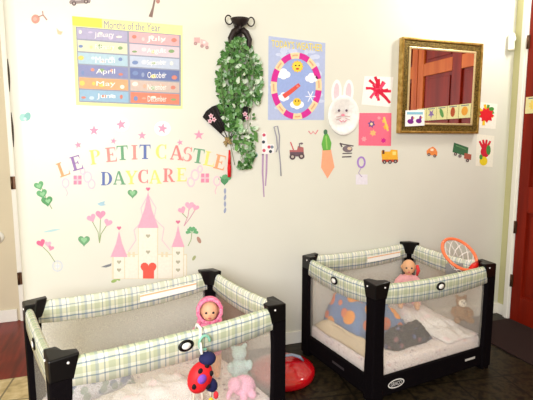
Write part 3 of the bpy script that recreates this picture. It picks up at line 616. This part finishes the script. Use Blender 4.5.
# vine
LV = [mat('leaf_dark', '#3f6e30', .5), mat('leaf_mid', '#64924f', .5), mat('leaf_light', '#8fb486', .5), mat('leaf_pale', '#cfdcc4', .5)]
outline = [(38, 231, 246), (50, 222, 254), (62, 217, 260), (80, 216, 262), (95, 217, 261), (110, 220, 258), (125, 224, 256), (140, 227, 256), (155, 231, 256), (170, 235, 248)]
def span(v):
    for (a, l0, r0), (b, l1, r1) in zip(outline, outline[1:]):
        if a <= v <= b:
            t = (v-a)/(b-a); return l0+(l1-l0)*t, r0+(r1-r0)*t
    return 235, 245
c0 = wallp(239, 40)
rt = thing('hanging_vine', 'long bushy green vine trailing down the wall below the iron sconce', 'plant', c0)
mb = MB(); rnd = random.Random(11)
for k in range(14):
    pts = []; s0 = rnd.uniform(.08, .92); end = rnd.choice([105, 120, 135, 150, 165])
    for j in range(9):
        v = 36+(end-36)*j/8; l, r = span(max(38, v)); s = .5+(s0-.5)*min(1, j/2); pts.append(wallp(l+(r-l)*s+rnd.uniform(-1, 1), v, .03+.06*math.sin(PI*min(1, j/6)))-c0)
    mb.tube(pts, .0018, mat('vine_stem', '#5f7a4a', .7), 5)
mb.build('stems', rt)
mb = MB()
for k in range(1150):
    v = rnd.uniform(38, 168); l, r = span(v); hole = 105 < v < 128
    if v > 132 and rnd.random() < .55: continue
    s = rnd.random()
    if v > 130: s = .25+.75*s
    u = l+(r-l)*s; off = .015+.10*rnd.random()*math.sin(PI*min(max(s, .1), .9))
    if hole and (u > 241.5 or u < 219) and rnd.random() < .93: continue
    if 118 < v < 140 and u < 222: continue
    p = wallp(u, v, off)-c0; L = rnd.uniform(.028, .052); wd = L*.30
    e = Euler((rnd.uniform(-.9, .9), rnd.uniform(-PI, PI), rnd.uniform(-.8, .8))).to_matrix()
    pts = [Vector((0, 0, 0)), Vector((wd*.9, -.003, L*.28)), Vector((wd*.8, -.003, L*.62)), Vector((0, .004, L)), Vector((-wd*.8, -.003, L*.62)), Vector((-wd*.9, -.003, L*.28))]
    pale = .22+.5*s+(.25 if v > 130 else 0); x = rnd.random()
    m = LV[3] if x < pale*.28 else LV[2] if x < pale*.62 else LV[1] if x < .72 else LV[0]
    q = [p+e @ (t-Vector((0, 0, L*.5))) for t in pts]
    q = [Vector((t.x, min(t.y, W-c0.y-.003), t.z)) for t in q]
    mb.add(q, [(0, 1, 2, 3), (0, 3, 4, 5)], m, True)
o = mb.build('foliage', rt)
# fan
FB = mat('black_fan_paper', '#211c1e', .7)
rt = thing('paper_fan', 'open black paper fan with pink flowers behind the vine', 'fan', wallp(228, 140))
mb = MB(); V = []; c = rt.location; ap = (229, 141)
arcp = [(202.5, 117), (206, 111), (212, 106.5), (219, 104), (228, 103), (237, 103.5), (245, 105.5), (252, 109)]
mbf = MB(); n_ = 24
for i in range(n_+1):
    t = i/n_*(len(arcp)-1); k = min(int(t), len(arcp)-2); f_ = t-k
    e = (arcp[k][0]+(arcp[k+1][0]-arcp[k][0])*f_, arcp[k][1]+(arcp[k+1][1]-arcp[k][1])*f_)
    inn = (ap[0]+(e[0]-ap[0])*.3, ap[1]+(e[1]-ap[1])*.3)
    z = .02+.006*(i % 2); V += [wallp(*e, z)-c, wallp(*inn, z*.8)-c]
mbf.add(V, [(2*i, 2*i+1, 2*i+3, 2*i+2) for i in range(n_)], FB); mbf.build('fan_leaf', rt)
for j, e in enumerate(((203.5, 117.5), (212.5, 107.5), (228, 104.5), (243, 106), (251, 110))):
    mbf = MB(); mbf.tube([wallp(*ap, .016)-c, wallp(*e, .028)-c], .003, IRON, 5); mbf.build('rib', rt)
for (u, v) in ((211, 116), (214, 119.5), (210, 121), (245, 114), (247.5, 118)): wpart('flower_print', [('#e8b8c4', starp(u, v, 2.8, u, 5, .6), 0), ('#c05a70', ellp(u, v, .9), 1)], rt, .0285, .0006)
# dried flower + tassel
rt = thing('dried_flower', 'tan dried flower head under the black fan', 'flower', wallp(227, 141, .02))
mb = MB(); rnd = random.Random(4); TAN = mat('dried_petal', '#b39668', .8, hex2='#8a7a48', scale=80)
for k in range(26):
    a = rnd.uniform(0, 2*PI); b = rnd.uniform(.2, 1.3); d = Vector((math.cos(a)*math.sin(b), -math.cos(b)*.8, math.sin(a)*math.sin(b)))
    mb.tube([d*.006, d*.022, d*rnd.uniform(.032, .042)], [.004, .007, .002], TAN, 5)
mb.build('petals', rt); mb = MB(); mb.ell((0, -.008, 0), .014, mat('flower_heart', '#a06a50', .8)); mb.build('flower_centre', rt)
rt = thing('red_tassel', 'red tassel hanging at the bottom of the vine', 'tassel', wallp(229.5, 155, .03))
REDM = mat('red_silk', '#d4161c', .5); mb = MB(); c = rt.location
mb.tube([wallp(229.5, 150, .03)-c, wallp(229.5, 158, .03)-c, wallp(229.3, 164, .03)-c], [.006, .009, .011], REDM, 8); mb.build('cord_knot', rt)
mb = MB(); mb.tube([wallp(229.3, 163.5, .03)-c, wallp(229.3, 168, .03)-c, wallp(229.3, 177, .03)-c], [.010, .013, .011], REDM, 10); mb.build('skirt', rt)
o = bpy.context
# ================================================================== PLAYPENS
PLAID = plaid(); NET = netting(.27, '#fbf6ee')
BLK = mat('black_canvas', '#0a0609', .85, var=.15, scale=120, bump=.3, spec=.08)
BLKP = mat('black_plastic', '#080507', .4, spec=.3)
WHT = mat('white_plastic', '#f4f2ee', .4)
SHEET = printed('pram_sheet', '#f2e6e2', ['#9a8694', '#d9b4b4', '#c9c4d0'], 24, .19)
def playpen(label, loc, rz, L, D, badges):
    root = thing('playpen', label, 'playpen', (loc[0], loc[1], 0), rz, 'plaid topped playpens')
    H = .70
    for sx, x0 in ((1, 0), (-1, L)):
        for sy2, y0 in ((1, 0), (-1, D)):
            def Lp(w, t, z, dz=0):
                pts = [(0, 0), (w, 0), (w, t), (max(t, w*.56), max(t, w*.56)), (t, w), (0, w)]
                return [Vector((x0+sx*(a-.02), y0+sy2*(b-.02), z-(dz if i == 0 else 0))) for i, (a, b) in enumerate(pts)]
            mb = MB(); fl = sx*sy2 < 0
            mb.loft([Lp(.078, .03, .02), Lp(.082, .03, .12), Lp(.074, .03, .3), Lp(.072, .03, .5), Lp(.078, .032, .62)], BLK, flip=fl)
            post = mb.build('corner_post', root, bev=.006)
            mb = MB(); mb.loft([Lp(.082, .034, .605), Lp(.088, .038, .63), Lp(.098, .042, .67), Lp(.106, .044, .70, .008)], BLKP, flip=fl)
            cap = mb.build('corner_cap', post, bev=.006)
            mb = MB(); r = Matrix.Rotation(PI/2, 3, 'X'); q = Matrix.Rotation(PI/2, 3, 'Y')
            for (p, ax) in (((x0+sx*.045, y0-sy2*.021, .672), r), ((x0-sx*.021, y0+sy2*.045, .672), q)):
                mb = MB(); mb.lathe([(.0045, -.0025), (.0045, .0025)], p, WHT, 12, ax); mb.build('rivet', post)
            mb = MB(); mb.box((x0+sx*.015, y0+sy2*.015, .012), (.06, .06, .024), BLKP); mb.build('foot', root, bev=.006)
    def side(p0, p1, nrm, badge, warn):
        p0 = Vector((*p0, 0)); p1 = Vector((*p1, 0)); d = (p1-p0).normalized(); ln = (p1-p0).length; nr = Vector((*nrm, 0))
        a, b = p0+d*.03, p1-d*.03; l2 = (b-a).length; N = 16
        prof = [(.016, -.105), (.018, -.05), (.017, -.018), (.010, -.004), (0, 0), (-.010, -.004), (-.017, -.018), (-.018, -.05), (-.016, -.105)]
        arc_ = [0]
        for (u0, w0), (u1, w1) in zip(prof, prof[1:]): arc_.append(arc_[-1]+math.hypot(u1-u0, w1-w0))
        V = []; M_ = len(prof); mb = MB()
        def top(s): return .686-.016*(1-(2*s-1)**2)
        for i in range(N+1):
            s = i/N; q = a+d*(l2*s); sag = 1-(2*s-1)**2
            for k, (u, w) in enumerate(prof):
                z = top(s)+w*(1+.16*sag*(1 if w < -.06 else 0)) + .0012*math.sin(i*2.1+k); V.append(q+nr*u+Vector((0, 0, z)))
        Fc = []; uvs = []
        for i in range(N):
            for k in range(M_-1):
                Fc.append((i*M_+k, (i+1)*M_+k, (i+1)*M_+k+1, i*M_+k+1)); u0, u1 = l2*i/N, l2*(i+1)/N
                uvs.append([(u0, arc_[k]), (u1, arc_[k]), (u1, arc_[k+1]), (u0, arc_[k+1])])
            Fc.append((i*M_+M_-1, (i+1)*M_+M_-1, (i+1)*M_, i*M_)); uvs.append([(l2*i/N, 0), (l2*(i+1)/N, 0), (l2*(i+1)/N, .03), (l2*i/N, .03)])
        mb.add(V, Fc, PLAID, True, uvs); rail = mb.build('top_rail', root)
        if badge:
            mid = (a+b)/2+nr*.019+Vector((0, 0, .618)); ax = nr.to_track_quat('Z', 'Y').to_matrix(); ang = math.atan2(d.z, 1)
            mb = MB(); mb.lathe([(.034, 0), (.034, .004), (.020, .006), (.0, .006)], mid, BLKP, 28, ax, sy_=.72); bd = mb.build('badge', rail); bd['label'] = 'black oval badge with white centre'
            mb = MB(); mb.lathe([(.020, .006), (.019, .0085), (0, .009)], mid, WHT, 24, ax, sy_=.72); mb.build('badge_centre', rail)
        if warn:
            mb = MB(); V = []; Fc = []
            for i in range(7):
                s = .55+.36*i/6
                for w in (-.042, -.085): V.append(a+d*(l2*s)-nr*.0195+Vector((0, 0, top(s)+w)))
            Fc = [(2*i, 2*i+1, 2*i+3, 2*i+2) for i in range(6)]
            mb.add(V, Fc, paper('#f7f5ef'))
            V2 = [p+(-nr)*.0008 for p in V]
            mb.add([V2[0]*.85+V2[1]*.15, V2[0]*.65+V2[1]*.35, V2[12]*.65+V2[13]*.35, V2[12]*.85+V2[13]*.15], [(0, 1, 2, 3)], paper('#e9b98a'))
            mb.build('warning_label', rail)
        # netting from the band to the rail
        V = []; N2 = 12; mb = MB()
        for i in range(N2+1):
            s = i/N2; q = a+d*(l2*s)-nr*.006; zt = top(s)-.10
            for j in range(5):
                z = .13+(zt-.13)*j/4; V.append(q+Vector((0, 0, z))-nr*.006*math.sin(PI*s)*math.sin(PI*j/4))
        mb.add(V, [(i*5+j, (i+1)*5+j, (i+1)*5+j+1, i*5+j+1) for i in range(N2) for j in range(4)], NET, True); mb.build('mesh_panel', root)
        mb = MB(); mid = (a+b)/2; sz = (l2, .024, .115) if abs(d.x) > .5 else (.024, l2, .115)
        mb.box(mid+nr*.002+Vector((0, 0, .0975)), sz, BLK); return mb.build('base_band', root, bev=.006)
    b1 = side((0, 0), (L, 0), (0, -1), badges[0], False)
    side((0, D), (L, D), (0, 1), badges[1], True)
    b3 = side((0, 0), (0, D), (-1, 0), badges[2], False)
    side((L, 0), (L, D), (1, 0), badges[3], False)
    mb = MB(); mb.box((L/2, D/2, .10), (L-.04, D-.04, .03), BLK); mb.build('floor_board', root)
    mb = MB(); mb.box((L/2, D/2, .165), (L-.05, D-.05, .10), SHEET); mb.build('mattress', root, bev=.025, seg=3)
    return root, b1, b3
P1 = ((-.228, 1.666), .2736, .985, .695); P2 = ((1.303, 2.035), .15, .93, .70)
pen1, pb1, _ = playpen('plaid topped black playpen nearest left with red ladybird toy on its front rail', *P1, (1, 1, 1, 1))
pen2, pb2, pb2l = playpen('plaid topped black playpen at right by the door with orange hoop over its rail', *P2, (1, 1, 1, 1))
# maker's oval and small tag on the right pen's band
def on_front(pb, x, z): return Vector((x, -.0145, z))
mb = MB()
rt_ = Matrix.Rotation(PI/2, 3, 'X')
def flat_local(polys, x, z, m, off): 
    for p in polys: mb.add([(x+a, -.0148-off, z+b) for a, b in p], [tuple(range(len(p)))], m)
WM = paper('#e9e6e2')
oval = [(a, b) for a, b in ringp(0, 0, .058, .024, .006, 0, 359.9, 40)]
flat_local([oval[i:i+0] for i in ()], 0, 0, WM, 0)
nn = 41
outr = ellp(0, 0, .060, .026, 0, 40); inr = ellp(0, 0, .053, .0195, 0, 40)
for i in range(40):
    j = (i+1) % 40; flat_local([[outr[i], outr[j], inr[j], inr[i]]], .155, .098, WM, .001)
flat_local([[(a, -b) for a, b in p] for p in textpolys('GRACO', -.040, -.0115, .040, .0115)], .155, .098, WM, .001)
o = mb.build('maker_logo', pb2); o['label'] = 'white oval outline with the word GRACO'
mb = MB(); flat_local([rectp(-.045, -.007, .045, .007)], .76, .105, paper('#c8c4c0'), .001); o = mb.build('small_tag', pb2)
mb = MB(); mb.add([(-.0155, .30+a, .10+b) for a, b in rectp(-.06, -.008, .06, .008)], [(0, 1, 2, 3)], paper('#3a3436')); mb.build('small_tag', pb2l)

def pl(P, x, y, z=0):
    c, s = math.cos(P[1]), math.sin(P[1]); return Vector((P[0][0]+x*c-y*s, P[0][1]+x*s+y*c, z))
# ------------------------------------------------------------------ bedding
def blanket(name, label, cat, P, cx_, cy2, sx, sy2, rz, base, hfun, m, N=22, seed=0, bumpy=.012):
    mb = MB(); V = []
    for j in range(N+1):
        for i in range(N+1):
            s, t = i/N*2-1, j/N*2-1
            x, y = s*sx/2, t*sy2/2
            wob = mnoise.noise(Vector((s*1.7+seed, t*1.7, seed*.7)))*.018
            edge = min(1, (1-max(abs(s), abs(t)))*2.4); edge = math.sin(edge*PI/2)
            h = hfun(s, t)+bumpy*mnoise.noise(Vector((s*4+seed, t*4-seed, 3)))
            V.append(Vector((x+wob*edge*0+wob, y+wob, max(0.002, h*(.0+edge) if edge < 1 else h))))
    mb.add(V, [(j*(N+1)+i, j*(N+1)+i+1, (j+1)*(N+1)+i+1, (j+1)*(N+1)+i) for j in range(N) for i in range(N)], m, True)
    o = mb.build(name); o.location = pl(P, cx_, cy2, base); o.rotation_euler = (0, 0, P[1]+rz)
    so = o.modifiers.new('thick', 'SOLIDIFY'); so.thickness = .006; so.offset = 1
    return tag(o, label, cat)
ZM = .216
QUILT = printed('white_quilt', '#f4eeec', ['#f6dfe2'], 11, .25)
CREAM = printed('cream_quilt', '#dcc9a8', ['#cdb890'], 8, .25)
BLUEB = printed('blue_fish_blanket', '#5f83b4', ['#f59a28', '#e8703c'], 7.5, .33)
NAVY = printed('navy_floral_cloth', '#0e0e1a', ['#80525a', '#4a5480'], 17, .27)
blanket('cream_quilt', 'cream quilt folded along the left side of the right playpen', 'quilt', P2, .065, .345, .058, .58, 0, ZM, lambda s, t: .05+.02*(1-s*s), CREAM, seed=2, bumpy=.008)
blanket('blue_blanket', 'blue blanket with orange fish heaped in the right playpen', 'blanket', P2, .325, .465, .44, .37, .0, ZM, lambda s, t: .10+.05*math.cos(s*1.1)+.05*(1-s)+.03*t, BLUEB, seed=5, bumpy=.03)
blanket('navy_cloth', 'navy floral cloth lying in front of the blue blanket', 'cloth', P2, .40, .175, .34, .13, .06, ZM, lambda s, t: .05+.05*(1-t*t), NAVY, seed=9, bumpy=.02)
blanket('white_quilt', 'white quilt spread over the right half of the right playpen mattress', 'quilt', P2, .745, .35, .28, .64, 0, ZM, lambda s, t: .055+.045*t, QUILT, seed=13, bumpy=.025)
blanket('pink_white_quilt', 'pinkish white quilt spread in the left playpen', 'quilt', P1, .45, .27, .46, .40, 0, ZM, lambda s, t: .05+.04*math.cos(t*2), QUILT, seed=17, bumpy=.03)
PRB = printed('grey_print_cloth', '#dcdce4', ['#7a86a4', '#9aa8a0'], 18, .34)
blanket('print_blanket', 'pale blanket with grey-blue print at the far left inside the left playpen', 'blanket', P1, .25, .58, .40, .17, .0, ZM, lambda s, t: .09+.05*(1-s*s), PRB, seed=21, bumpy=.02)

# ------------------------------------------------------------------ dolls, bear, toys
def soft(mb, name, parent, vox=.006, smooth=3):
    o = mb.build(name, parent)
    r = o.modifiers.new('remesh', 'REMESH'); r.mode = 'VOXEL'; r.voxel_size = vox; r.use_smooth_shade = True
    s = o.modifiers.new('smooth', 'SMOOTH'); s.factor = .5; s.iterations = smooth; return o
def doll(label, loc, rz, tilt, skin, cloth, hat, bonnet, seat=False):
    """soft-bodied doll; local origin at its feet, facing -y, head centre at z=.36"""
    rt = thing('baby_doll', label, 'doll', loc, rz); rt.rotation_euler = (tilt, 0, rz)
    SK = mat('doll_skin_'+skin.strip('#'), skin, .5, var=.02); CL = mat('doll_cloth_'+cloth.strip('#'), cloth, .9, scale=90)
    mb = MB(); mb.ell((0, 0, .36), (.047, .046, .052), SK); mb.ell((0, -.018, .345), (.038, .032, .032), SK); mb.tube([(0, .004, .33), (0, .004, .27), (0, .004, .19)], [.02, .03, .042], SK, 12)
    for sx in (-1, 1):
        mb.tube([(sx*.03, 0, .285), (sx*.07, -.01, .25), (sx*.085, -.045, .215), (sx*.08, -.07, .205)], [.02, .018, .015, .014], SK, 10)
        mb.ell((sx*.079, -.082, .203), (.014, .016, .012), SK)
        for k in range(4): mb.tube([(sx*.079+(k-1.5)*.006, -.09, .203), (sx*.079+(k-1.5)*.007, -.105, .199)], [.004, .003], SK, 6)
        mb.tube([(sx*.07, -.08, .205), (sx*.06, -.094, .208)], [.005, .004], SK, 6)
        if seat: pts = [(sx*.03, .0, .16), (sx*.05, -.07, .14), (sx*.055, -.13, .12)]
        else: pts = [(sx*.028, 0, .17), (sx*.032, -.005, .09), (sx*.034, 0, .02)]
        mb.tube(pts, [.034, .027, .02], SK, 10); mb.ell((pts[-1][0], pts[-1][1]-.014, max(.014, pts[-1][2]-.004)), (.017, .03, .015), SK)
        mb.ell((sx*.047, .004, .358), (.008, .012, .014), SK)
    mb.ell((0, -.048, .353), (.006, .008, .006), SK)
    soft(mb, 'body', rt, .0042, 2)
    mb = MB(); mb.tube([(0, .003, .305), (0, .003, .27), (0, .003, .20), (0, .0, .13)], [.030, .048, .058, .062], CL, 16)
    for sx in (-1, 1): mb.tube([(sx*.032, 0, .288), (sx*.07, -.01, .253), (sx*.085, -.04, .222)], [.027, .025, .021], CL, 10)
    if seat:
        for sx in (-1, 1): mb.tube([(sx*.03, 0, .16), (sx*.05, -.07, .14), (sx*.054, -.11, .127)], [.042, .034, .028], CL, 10)
    soft(mb, 'dress', rt, .006, 3)
    EY = mat('doll_eye', '#2e2a30', .2); LI = mat('doll_lips', '#c8585c', .5)
    for sx in (-1, 1):
        mb = MB(); mb.ell((sx*.018, -.0435, .362), (.0065, .004, .0062), EY); mb.build('eye', rt)
    mb = MB(); mb.ell((0, -.0485, .335), (.009, .004, .0042), LI); mb.build('mouth', rt)
    if bonnet:
        HM = mat('bonnet_knit', hat, .9, hex2='#f6a0ba', scale=110, bump=.8); mb = MB(); N = 24
        rings = []
        for (y, r, dz) in ((-.028, .050, 0), (-.034, .064, 0), (-.024, .068, 0), (.0, .066, .002), (.03, .056, .002), (.052, .032, 0), (.058, .006, 0)):
            rings.append([Vector((r*math.cos(2*PI*k/N)*(1+.05*(k % 2)*(y < -.02)), y, .365+dz+r*1.08*math.sin(2*PI*k/N))) for k in range(N)])
        rings = [rings[0]]+rings[1:]
        V = [p for r in rings for p in r]
        mb.add(V, [(i*N+(k+1) % N, i*N+k, (i+1)*N+k, (i+1)*N+(k+1) % N) for i in range(len(rings)-1) for k in range(N)], HM, True); mb.build('bonnet', rt)
        mb = MB(); mb.tube([(-.052, -.02, .325), (-.06, -.03, .29), (-.05, -.035, .265)], [.01, .012, .006], HM, 8); mb.build('bonnet_tie', rt)
        mb = MB(); mb.tube([(.052, -.02, .325), (.056, -.03, .29), (.05, -.035, .265)], [.01, .012, .006], HM, 8); mb.build('bonnet_tie', rt)
    return rt
doll('doll with bright pink knitted bonnet peeking over the left playpen front rail', pl(P1, .80, .37, ZM+.003), P1[1]-.45, 0, '#e8b08c', '#ee8fb0', '#e8608e', True)
d2 = doll('bald baby doll in pink clothes inside the right playpen near its back corner post', pl(P2, .73, .50, ZM-.006), P2[1]-.7, 0, '#e0aa80', '#f4b4b8', '#e87a8a', False, True)
mb = MB(); mb.tube([(.055, -.02, .38), (.062, -.04, .35), (.055, -.03, .31)], [.010, .013, .008], mat('red_ribbon', '#d83a3c', .7), 8); mb.build('red_bow', d2)

# teddy bear in the right pen
FUR = mat('bear_fur', '#a07850', .95, hex2='#86603c', scale=140, bump=1); PALE = mat('pale_muzzle', '#e9dcc6', .9, scale=90)
rt = thing('teddy_bear', 'small brown teddy bear with pale face in the right end of the right playpen', 'teddy bear', pl(P2, .855, .15, ZM+.065), P2[1]-.5); rt.scale = (.86, .86, .86)
mb = MB(); mb.ell((0, 0, .06), (.055, .05, .065), FUR); mb.ell((0, -.006, .15), (.042, .04, .04), FUR)
for sx in (-1, 1):
    mb.ell((sx*.033, .003, .187), (.015, .009, .015), FUR); mb.tube([(sx*.045, 0, .095), (sx*.07, -.03, .07), (sx*.06, -.055, .055)], [.02, .019, .017], FUR, 10)
    mb.tube([(sx*.03, -.02, .03), (sx*.05, -.07, .024), (sx*.054, -.09, .028)], [.026, .023, .022], FUR, 10)
soft(mb, 'body', rt, .006, 2)
mb = MB(); mb.ell((0, -.033, .146), (.032, .022, .030), PALE); mb.build('muzzle', rt)
mb = MB(); mb.ell((0, -.056, .154), (.007, .005, .005), mat('doll_eye', '#2e2a30')); mb.build('nose', rt)
for sx in (-1, 1):
    mb = MB(); mb.ell((sx*.014, -.052, .163), .0045, mat('doll_eye', '#2e2a30')); mb.build('eye', rt)

# basketball hoop over the right pen's side rail
ORG = mat('orange_plastic', '#f87c50', .35); RDP = mat('red_plastic', '#d8261e', .3)
ctr = Vector(floorp(459.5, 254, .725)); 
rt = thing('toy_hoop', 'orange toy basketball hoop with white net leaning on the right playpen rail', 'toy', ctr)
tl = Matrix.Rotation(.80, 3, Vector((cy, -sy, 0)).normalized()) @ Matrix.Rotation(.30, 3, 'Y')
Rr = .122; mb = MB(); pts = [tl @ Vector((Rr*math.cos(2*PI*k/32), Rr*math.sin(2*PI*k/32), 0)) for k in range(33)]
mb.tube(pts, .010, ORG, 10, cap=False); mb.build('rim', rt)
mb = MB(); NETM = mat('white_cord', '#f1ece6', .8)
for k in range(10):
    for dr in (1, -1):
        P_ = []
        for j in range(5):
            a = 2*PI*(k+dr*j*.35)/10; r = Rr*(1-.11*j); P_.append(tl @ Vector((r*math.cos(a), r*math.sin(a), 0))+Vector((0, 0, -.018*j)))
        mb.tube(P_, .0026, NETM, 5)
mb.build('net', rt)
mb = MB(); a = tl @ Vector((.0, -Rr, .008)); b = tl @ Vector((.085, -.09, .008)); mb.tube([a, (a+b)/2, b], [.018, .022, .018], RDP, 8); mb.build('bracket', rt)
mb = MB(); mb.box(tl @ Vector((-.05, -.03, -.02))+Vector((0, 0, -.055)), (.11, .010, .07), mat('grey_board', '#8a8784', .6), Matrix.Rotation(-YAW, 3, 'Z')); mb.build('backboard', rt, bev=.003)

# ladybird activity toy clipped to the left pen's front rail
lc = pl(P1, .527, -.075, .495)
rt = thing('ladybird_toy', 'plush red ladybird toy with dangling feet hung on the left playpen front rail', 'toy', lc, P1[1])
LR = mat('ladybird_red', '#e0242c', .55); NV = mat('navy_plush', '#1f2150', .8); LB = mat('ladybird_spot', '#1c1418', .7)
ro = Matrix.Rotation(math.radians(22), 3, 'Y')
mb = MB(); mb.ell((0, 0, 0), (.052, .040, .066), LR, ro, 24, 16); body = mb.build('shell', rt)
mb = MB(); mb.ell(ro @ Vector((.006, .0, .078)), (.036, .032, .028), NV); mb.build('head', rt)
for (x, z) in ((-.026, .034), (.026, .030), (-.030, -.030), (.030, -.024), (.0, .055)):
    yy = -.040*math.sqrt(max(.02, 1-(x/.052)**2-(z/.066)**2)); mb = MB(); mb.ell(ro @ Vector((x, yy, z)), (.011, .006, .012), LB); mb.build('spot', rt)
mb = MB(); mb.lathe([(.020, 0), (.019, .004), (0, .005)], (-.010, -.038, .012), mat('purple_felt', '#8a50c4', .8), 20, Matrix.Rotation(PI/2, 3, 'X')); mb.build('purple_spot', rt)
mb = MB(); mb.ell((.052, .004, -.052), (.026, .022, .034), NV, Matrix.Rotation(-.5, 3, 'Y')); mb.build('wing', rt)
for (x, x2, z2, c_, nm) in ((-.03, -.036, -.112, '#e0242c', 'foot'), (.004, .008, -.125, '#ece4e0', 'foot'), (.040, .046, -.120, '#e8cc3a', 'foot'), (.066, .07, -.10, '#d8323c', 'foot')):
    mb = MB(); mb.tube([(x, 0, -.055), ((x+x2)/2+.003, 0, (z2-.055)/2), (x2, 0, z2+.02)], .006, paper('#d8c8b8'), 6); mb.ell((x2, -.002, z2), (.011, .011, .017), mat('foot_'+c_.strip('#'), c_, .8)); mb.build('dangling_foot', rt)
mb = MB(); mb.tube([(.01, .0, .095), (.012, .01, .115), (.016, .022, .135)], .005, WHT, 6); mb.build('loop', rt)
# link hook over the rail
hp = pl(P1, .575, 0, 0)
rt = thing('plastic_link', 'white and mint plastic link hooked over the left playpen front rail', 'clip', pl(P1, .556, -.025, .60), P1[1])
mb = MB(); pts = [(0, .050, .05), (.0, .030, .085), (0, -.003, .078), (-.004, -.006, .04), (-.006, -.006, .0), (0, -.006, -.03), (.016, -.006, -.035), (.02, -.006, -.012)]
mb.tube(pts, .0065, WHT, 8); mb.build('hook', rt)
mb = MB(); pts = [(.012+.024*math.cos(a), -.013, .018+.030*math.sin(a)) for a in [2*PI*k/20 for k in range(17)]]; mb.tube(pts, .006, mat('mint_plastic', '#8cc8b0', .35), 8); mb.build('ring', rt)

# soft pink and teal toys at the right end of the left pen
PKT = mat('pink_plush', '#f6b4d2', .9, scale=90); TLT = mat('teal_plush', '#bcd6d2', .9, scale=90); LPT = mat('pale_pink_plush', '#f4c4cc', .9, scale=90)
rt = thing('plush_elephant', 'pink plush toy lying inside the right end of the left playpen', 'soft toy', pl(P1, .85, .12, ZM), P1[1]-.4)
mb = MB(); mb.ell((0, 0, .05), (.06, .05, .05), PKT); mb.ell((-.045, -.03, .075), (.035, .035, .035), PKT); mb.tube([(-.06, -.05, .07), (-.08, -.07, .05), (-.085, -.075, .03)], [.016, .013, .01], PKT, 8)
for x, y in ((.04, -.04), (.05, .03), (-.03, .045), (-.005, -.05)): mb.ell((x, y, .02), (.02, .02, .02), PKT)
soft(mb, 'body', rt, .006, 2)
rt = thing('plush_bear', 'pale teal plush toy beside the pink one in the left playpen', 'soft toy', pl(P1, .91, .26, ZM), P1[1]-.3)
mb = MB(); mb.ell((0, 0, .06), (.05, .045, .06), TLT); mb.ell((0, -.005, .145), (.04, .038, .038), TLT)
for sx in (-1, 1): mb.ell((sx*.032, 0, .18), (.014, .01, .014), TLT); mb.ell((sx*.05, -.02, .08), (.018, .02, .03), TLT); mb.ell((sx*.03, -.05, .022), (.022, .03, .022), TLT)
soft(mb, 'body', rt, .006, 2)
rt = thing('plush_rabbit', 'pale pink plush toy standing at the right end mesh of the left playpen', 'soft toy', pl(P1, .90, .55, ZM), P1[1]-.4)
mb = MB(); mb.ell((0, 0, .08), (.045, .04, .08), LPT); mb.ell((0, -.004, .19), (.038, .036, .04), LPT)
for sx in (-1, 1): mb.ell((sx*.018, 0, .25), (.013, .008, .04), LPT); mb.ell((sx*.045, -.02, .11), (.016, .018, .035), LPT); mb.ell((sx*.026, -.035, .02), (.02, .03, .02), LPT)
soft(mb, 'body', rt, .006, 2)
# brown box between left pen and wall
KR = mat('brown_card', '#8a5a3c', .8, var=.08, scale=12)
rt = thing('cardboard_box', 'tall brown cardboard box behind the right end of the left playpen', 'box', (.69, 2.76, 0), .1)
mb = MB(); mb.box((0, 0, .24), (.17, .17, .48), KR); mb.build('carton', rt, bev=.003)
mb = MB()
for sx in (-1, 1): mb.box((sx*.043, 0, .482), (.083, .168, .003), KR)
mb.build('top_flaps', rt)
mb = MB(); mb.box((0, 0, .4845), (.04, .17, .001), mat('packing_tape', '#b08a5a', .3)); mb.build('tape_strip', rt)

# red round toy on the floor between the pens
rt = thing('red_dome_toy', 'glossy round red plastic toy with grey-blue handle on floor between playpens', 'toy', (.945, 2.49, 0), 0)
RG = mat('glossy_red', '#c00c18', .18, spec=.6, coat=.5)
mb = MB(); mb.lathe([(.185, .0), (.20, .02), (.20, .05), (.188, .065), (.175, .068), (.15, .085), (.10, .105), (.05, .115), (0, .117)], (0, 0, 0), RG, 48); mb.build('dome', rt)
mb = MB(); mb.tube([(-.07, -.02, .118), (-.03, -.02, .142), (.05, -.025, .145), (.10, -.03, .125), (.125, -.03, .098)], [.010, .011, .012, .016, .010], mat('grey_blue_plastic', '#8f9cb4', .35), 10, flat=.6); mb.build('handle', rt)
# door mat
MATM = mat('door_mat_fibre', '#2c1a18', .95, var=.25, scale=160, bump=1)
mb = MB(); mb.box((0, 0, .006), (.50, .86, .012), MATM); o = mb.build('door_mat', bev=.004); o.location = (2.78, 2.32, 0); o.rotation_euler = (0, 0, 0); tag(o, 'dark brown door mat on the floor by the red door', 'mat')

# ================================================================== LIGHT AND CAMERA
w = bpy.data.worlds.new('world'); SC.world = w; w.use_nodes = True; bg = w.node_tree.nodes['Background']
bg.inputs[0].default_value = lin('#fceebc'); bg.inputs[1].default_value = .48
def area(name, loc, target, size, energy, col, sy2=None):
    l = bpy.data.lights.new(name, 'AREA'); l.energy = energy; l.color = lin(col)[:3]; l.size = size
    if sy2: l.shape = 'RECTANGLE'; l.size_y = sy2
    o = bpy.data.objects.new(name, l); COL.objects.link(o); o.location = loc
    o.rotation_euler = (Vector(target)-Vector(loc)).to_track_quat('-Z', 'Y').to_euler(); return o
area('window_light', (-1.0, -1.3, 2.1), (.1, 2.9, 1.2), 1.5, 122, '#f8f8ff', 1.4)
area('transom_light', (3.0, 2.2, 2.85), (2.4, 2.9, 2.5), .2, 20, '#fffdf8', .6)
cam = bpy.data.cameras.new('camera'); co = bpy.data.objects.new('camera', cam); COL.objects.link(co)
co.location = EYE; co.rotation_euler = (PI/2-PIT, 0, -YAW); cam.sensor_width = 36; cam.lens = F_PX/533*36; cam.clip_start = .02
SC.camera = co
SC.view_settings.view_transform = 'Standard'; SC.view_settings.exposure = .6
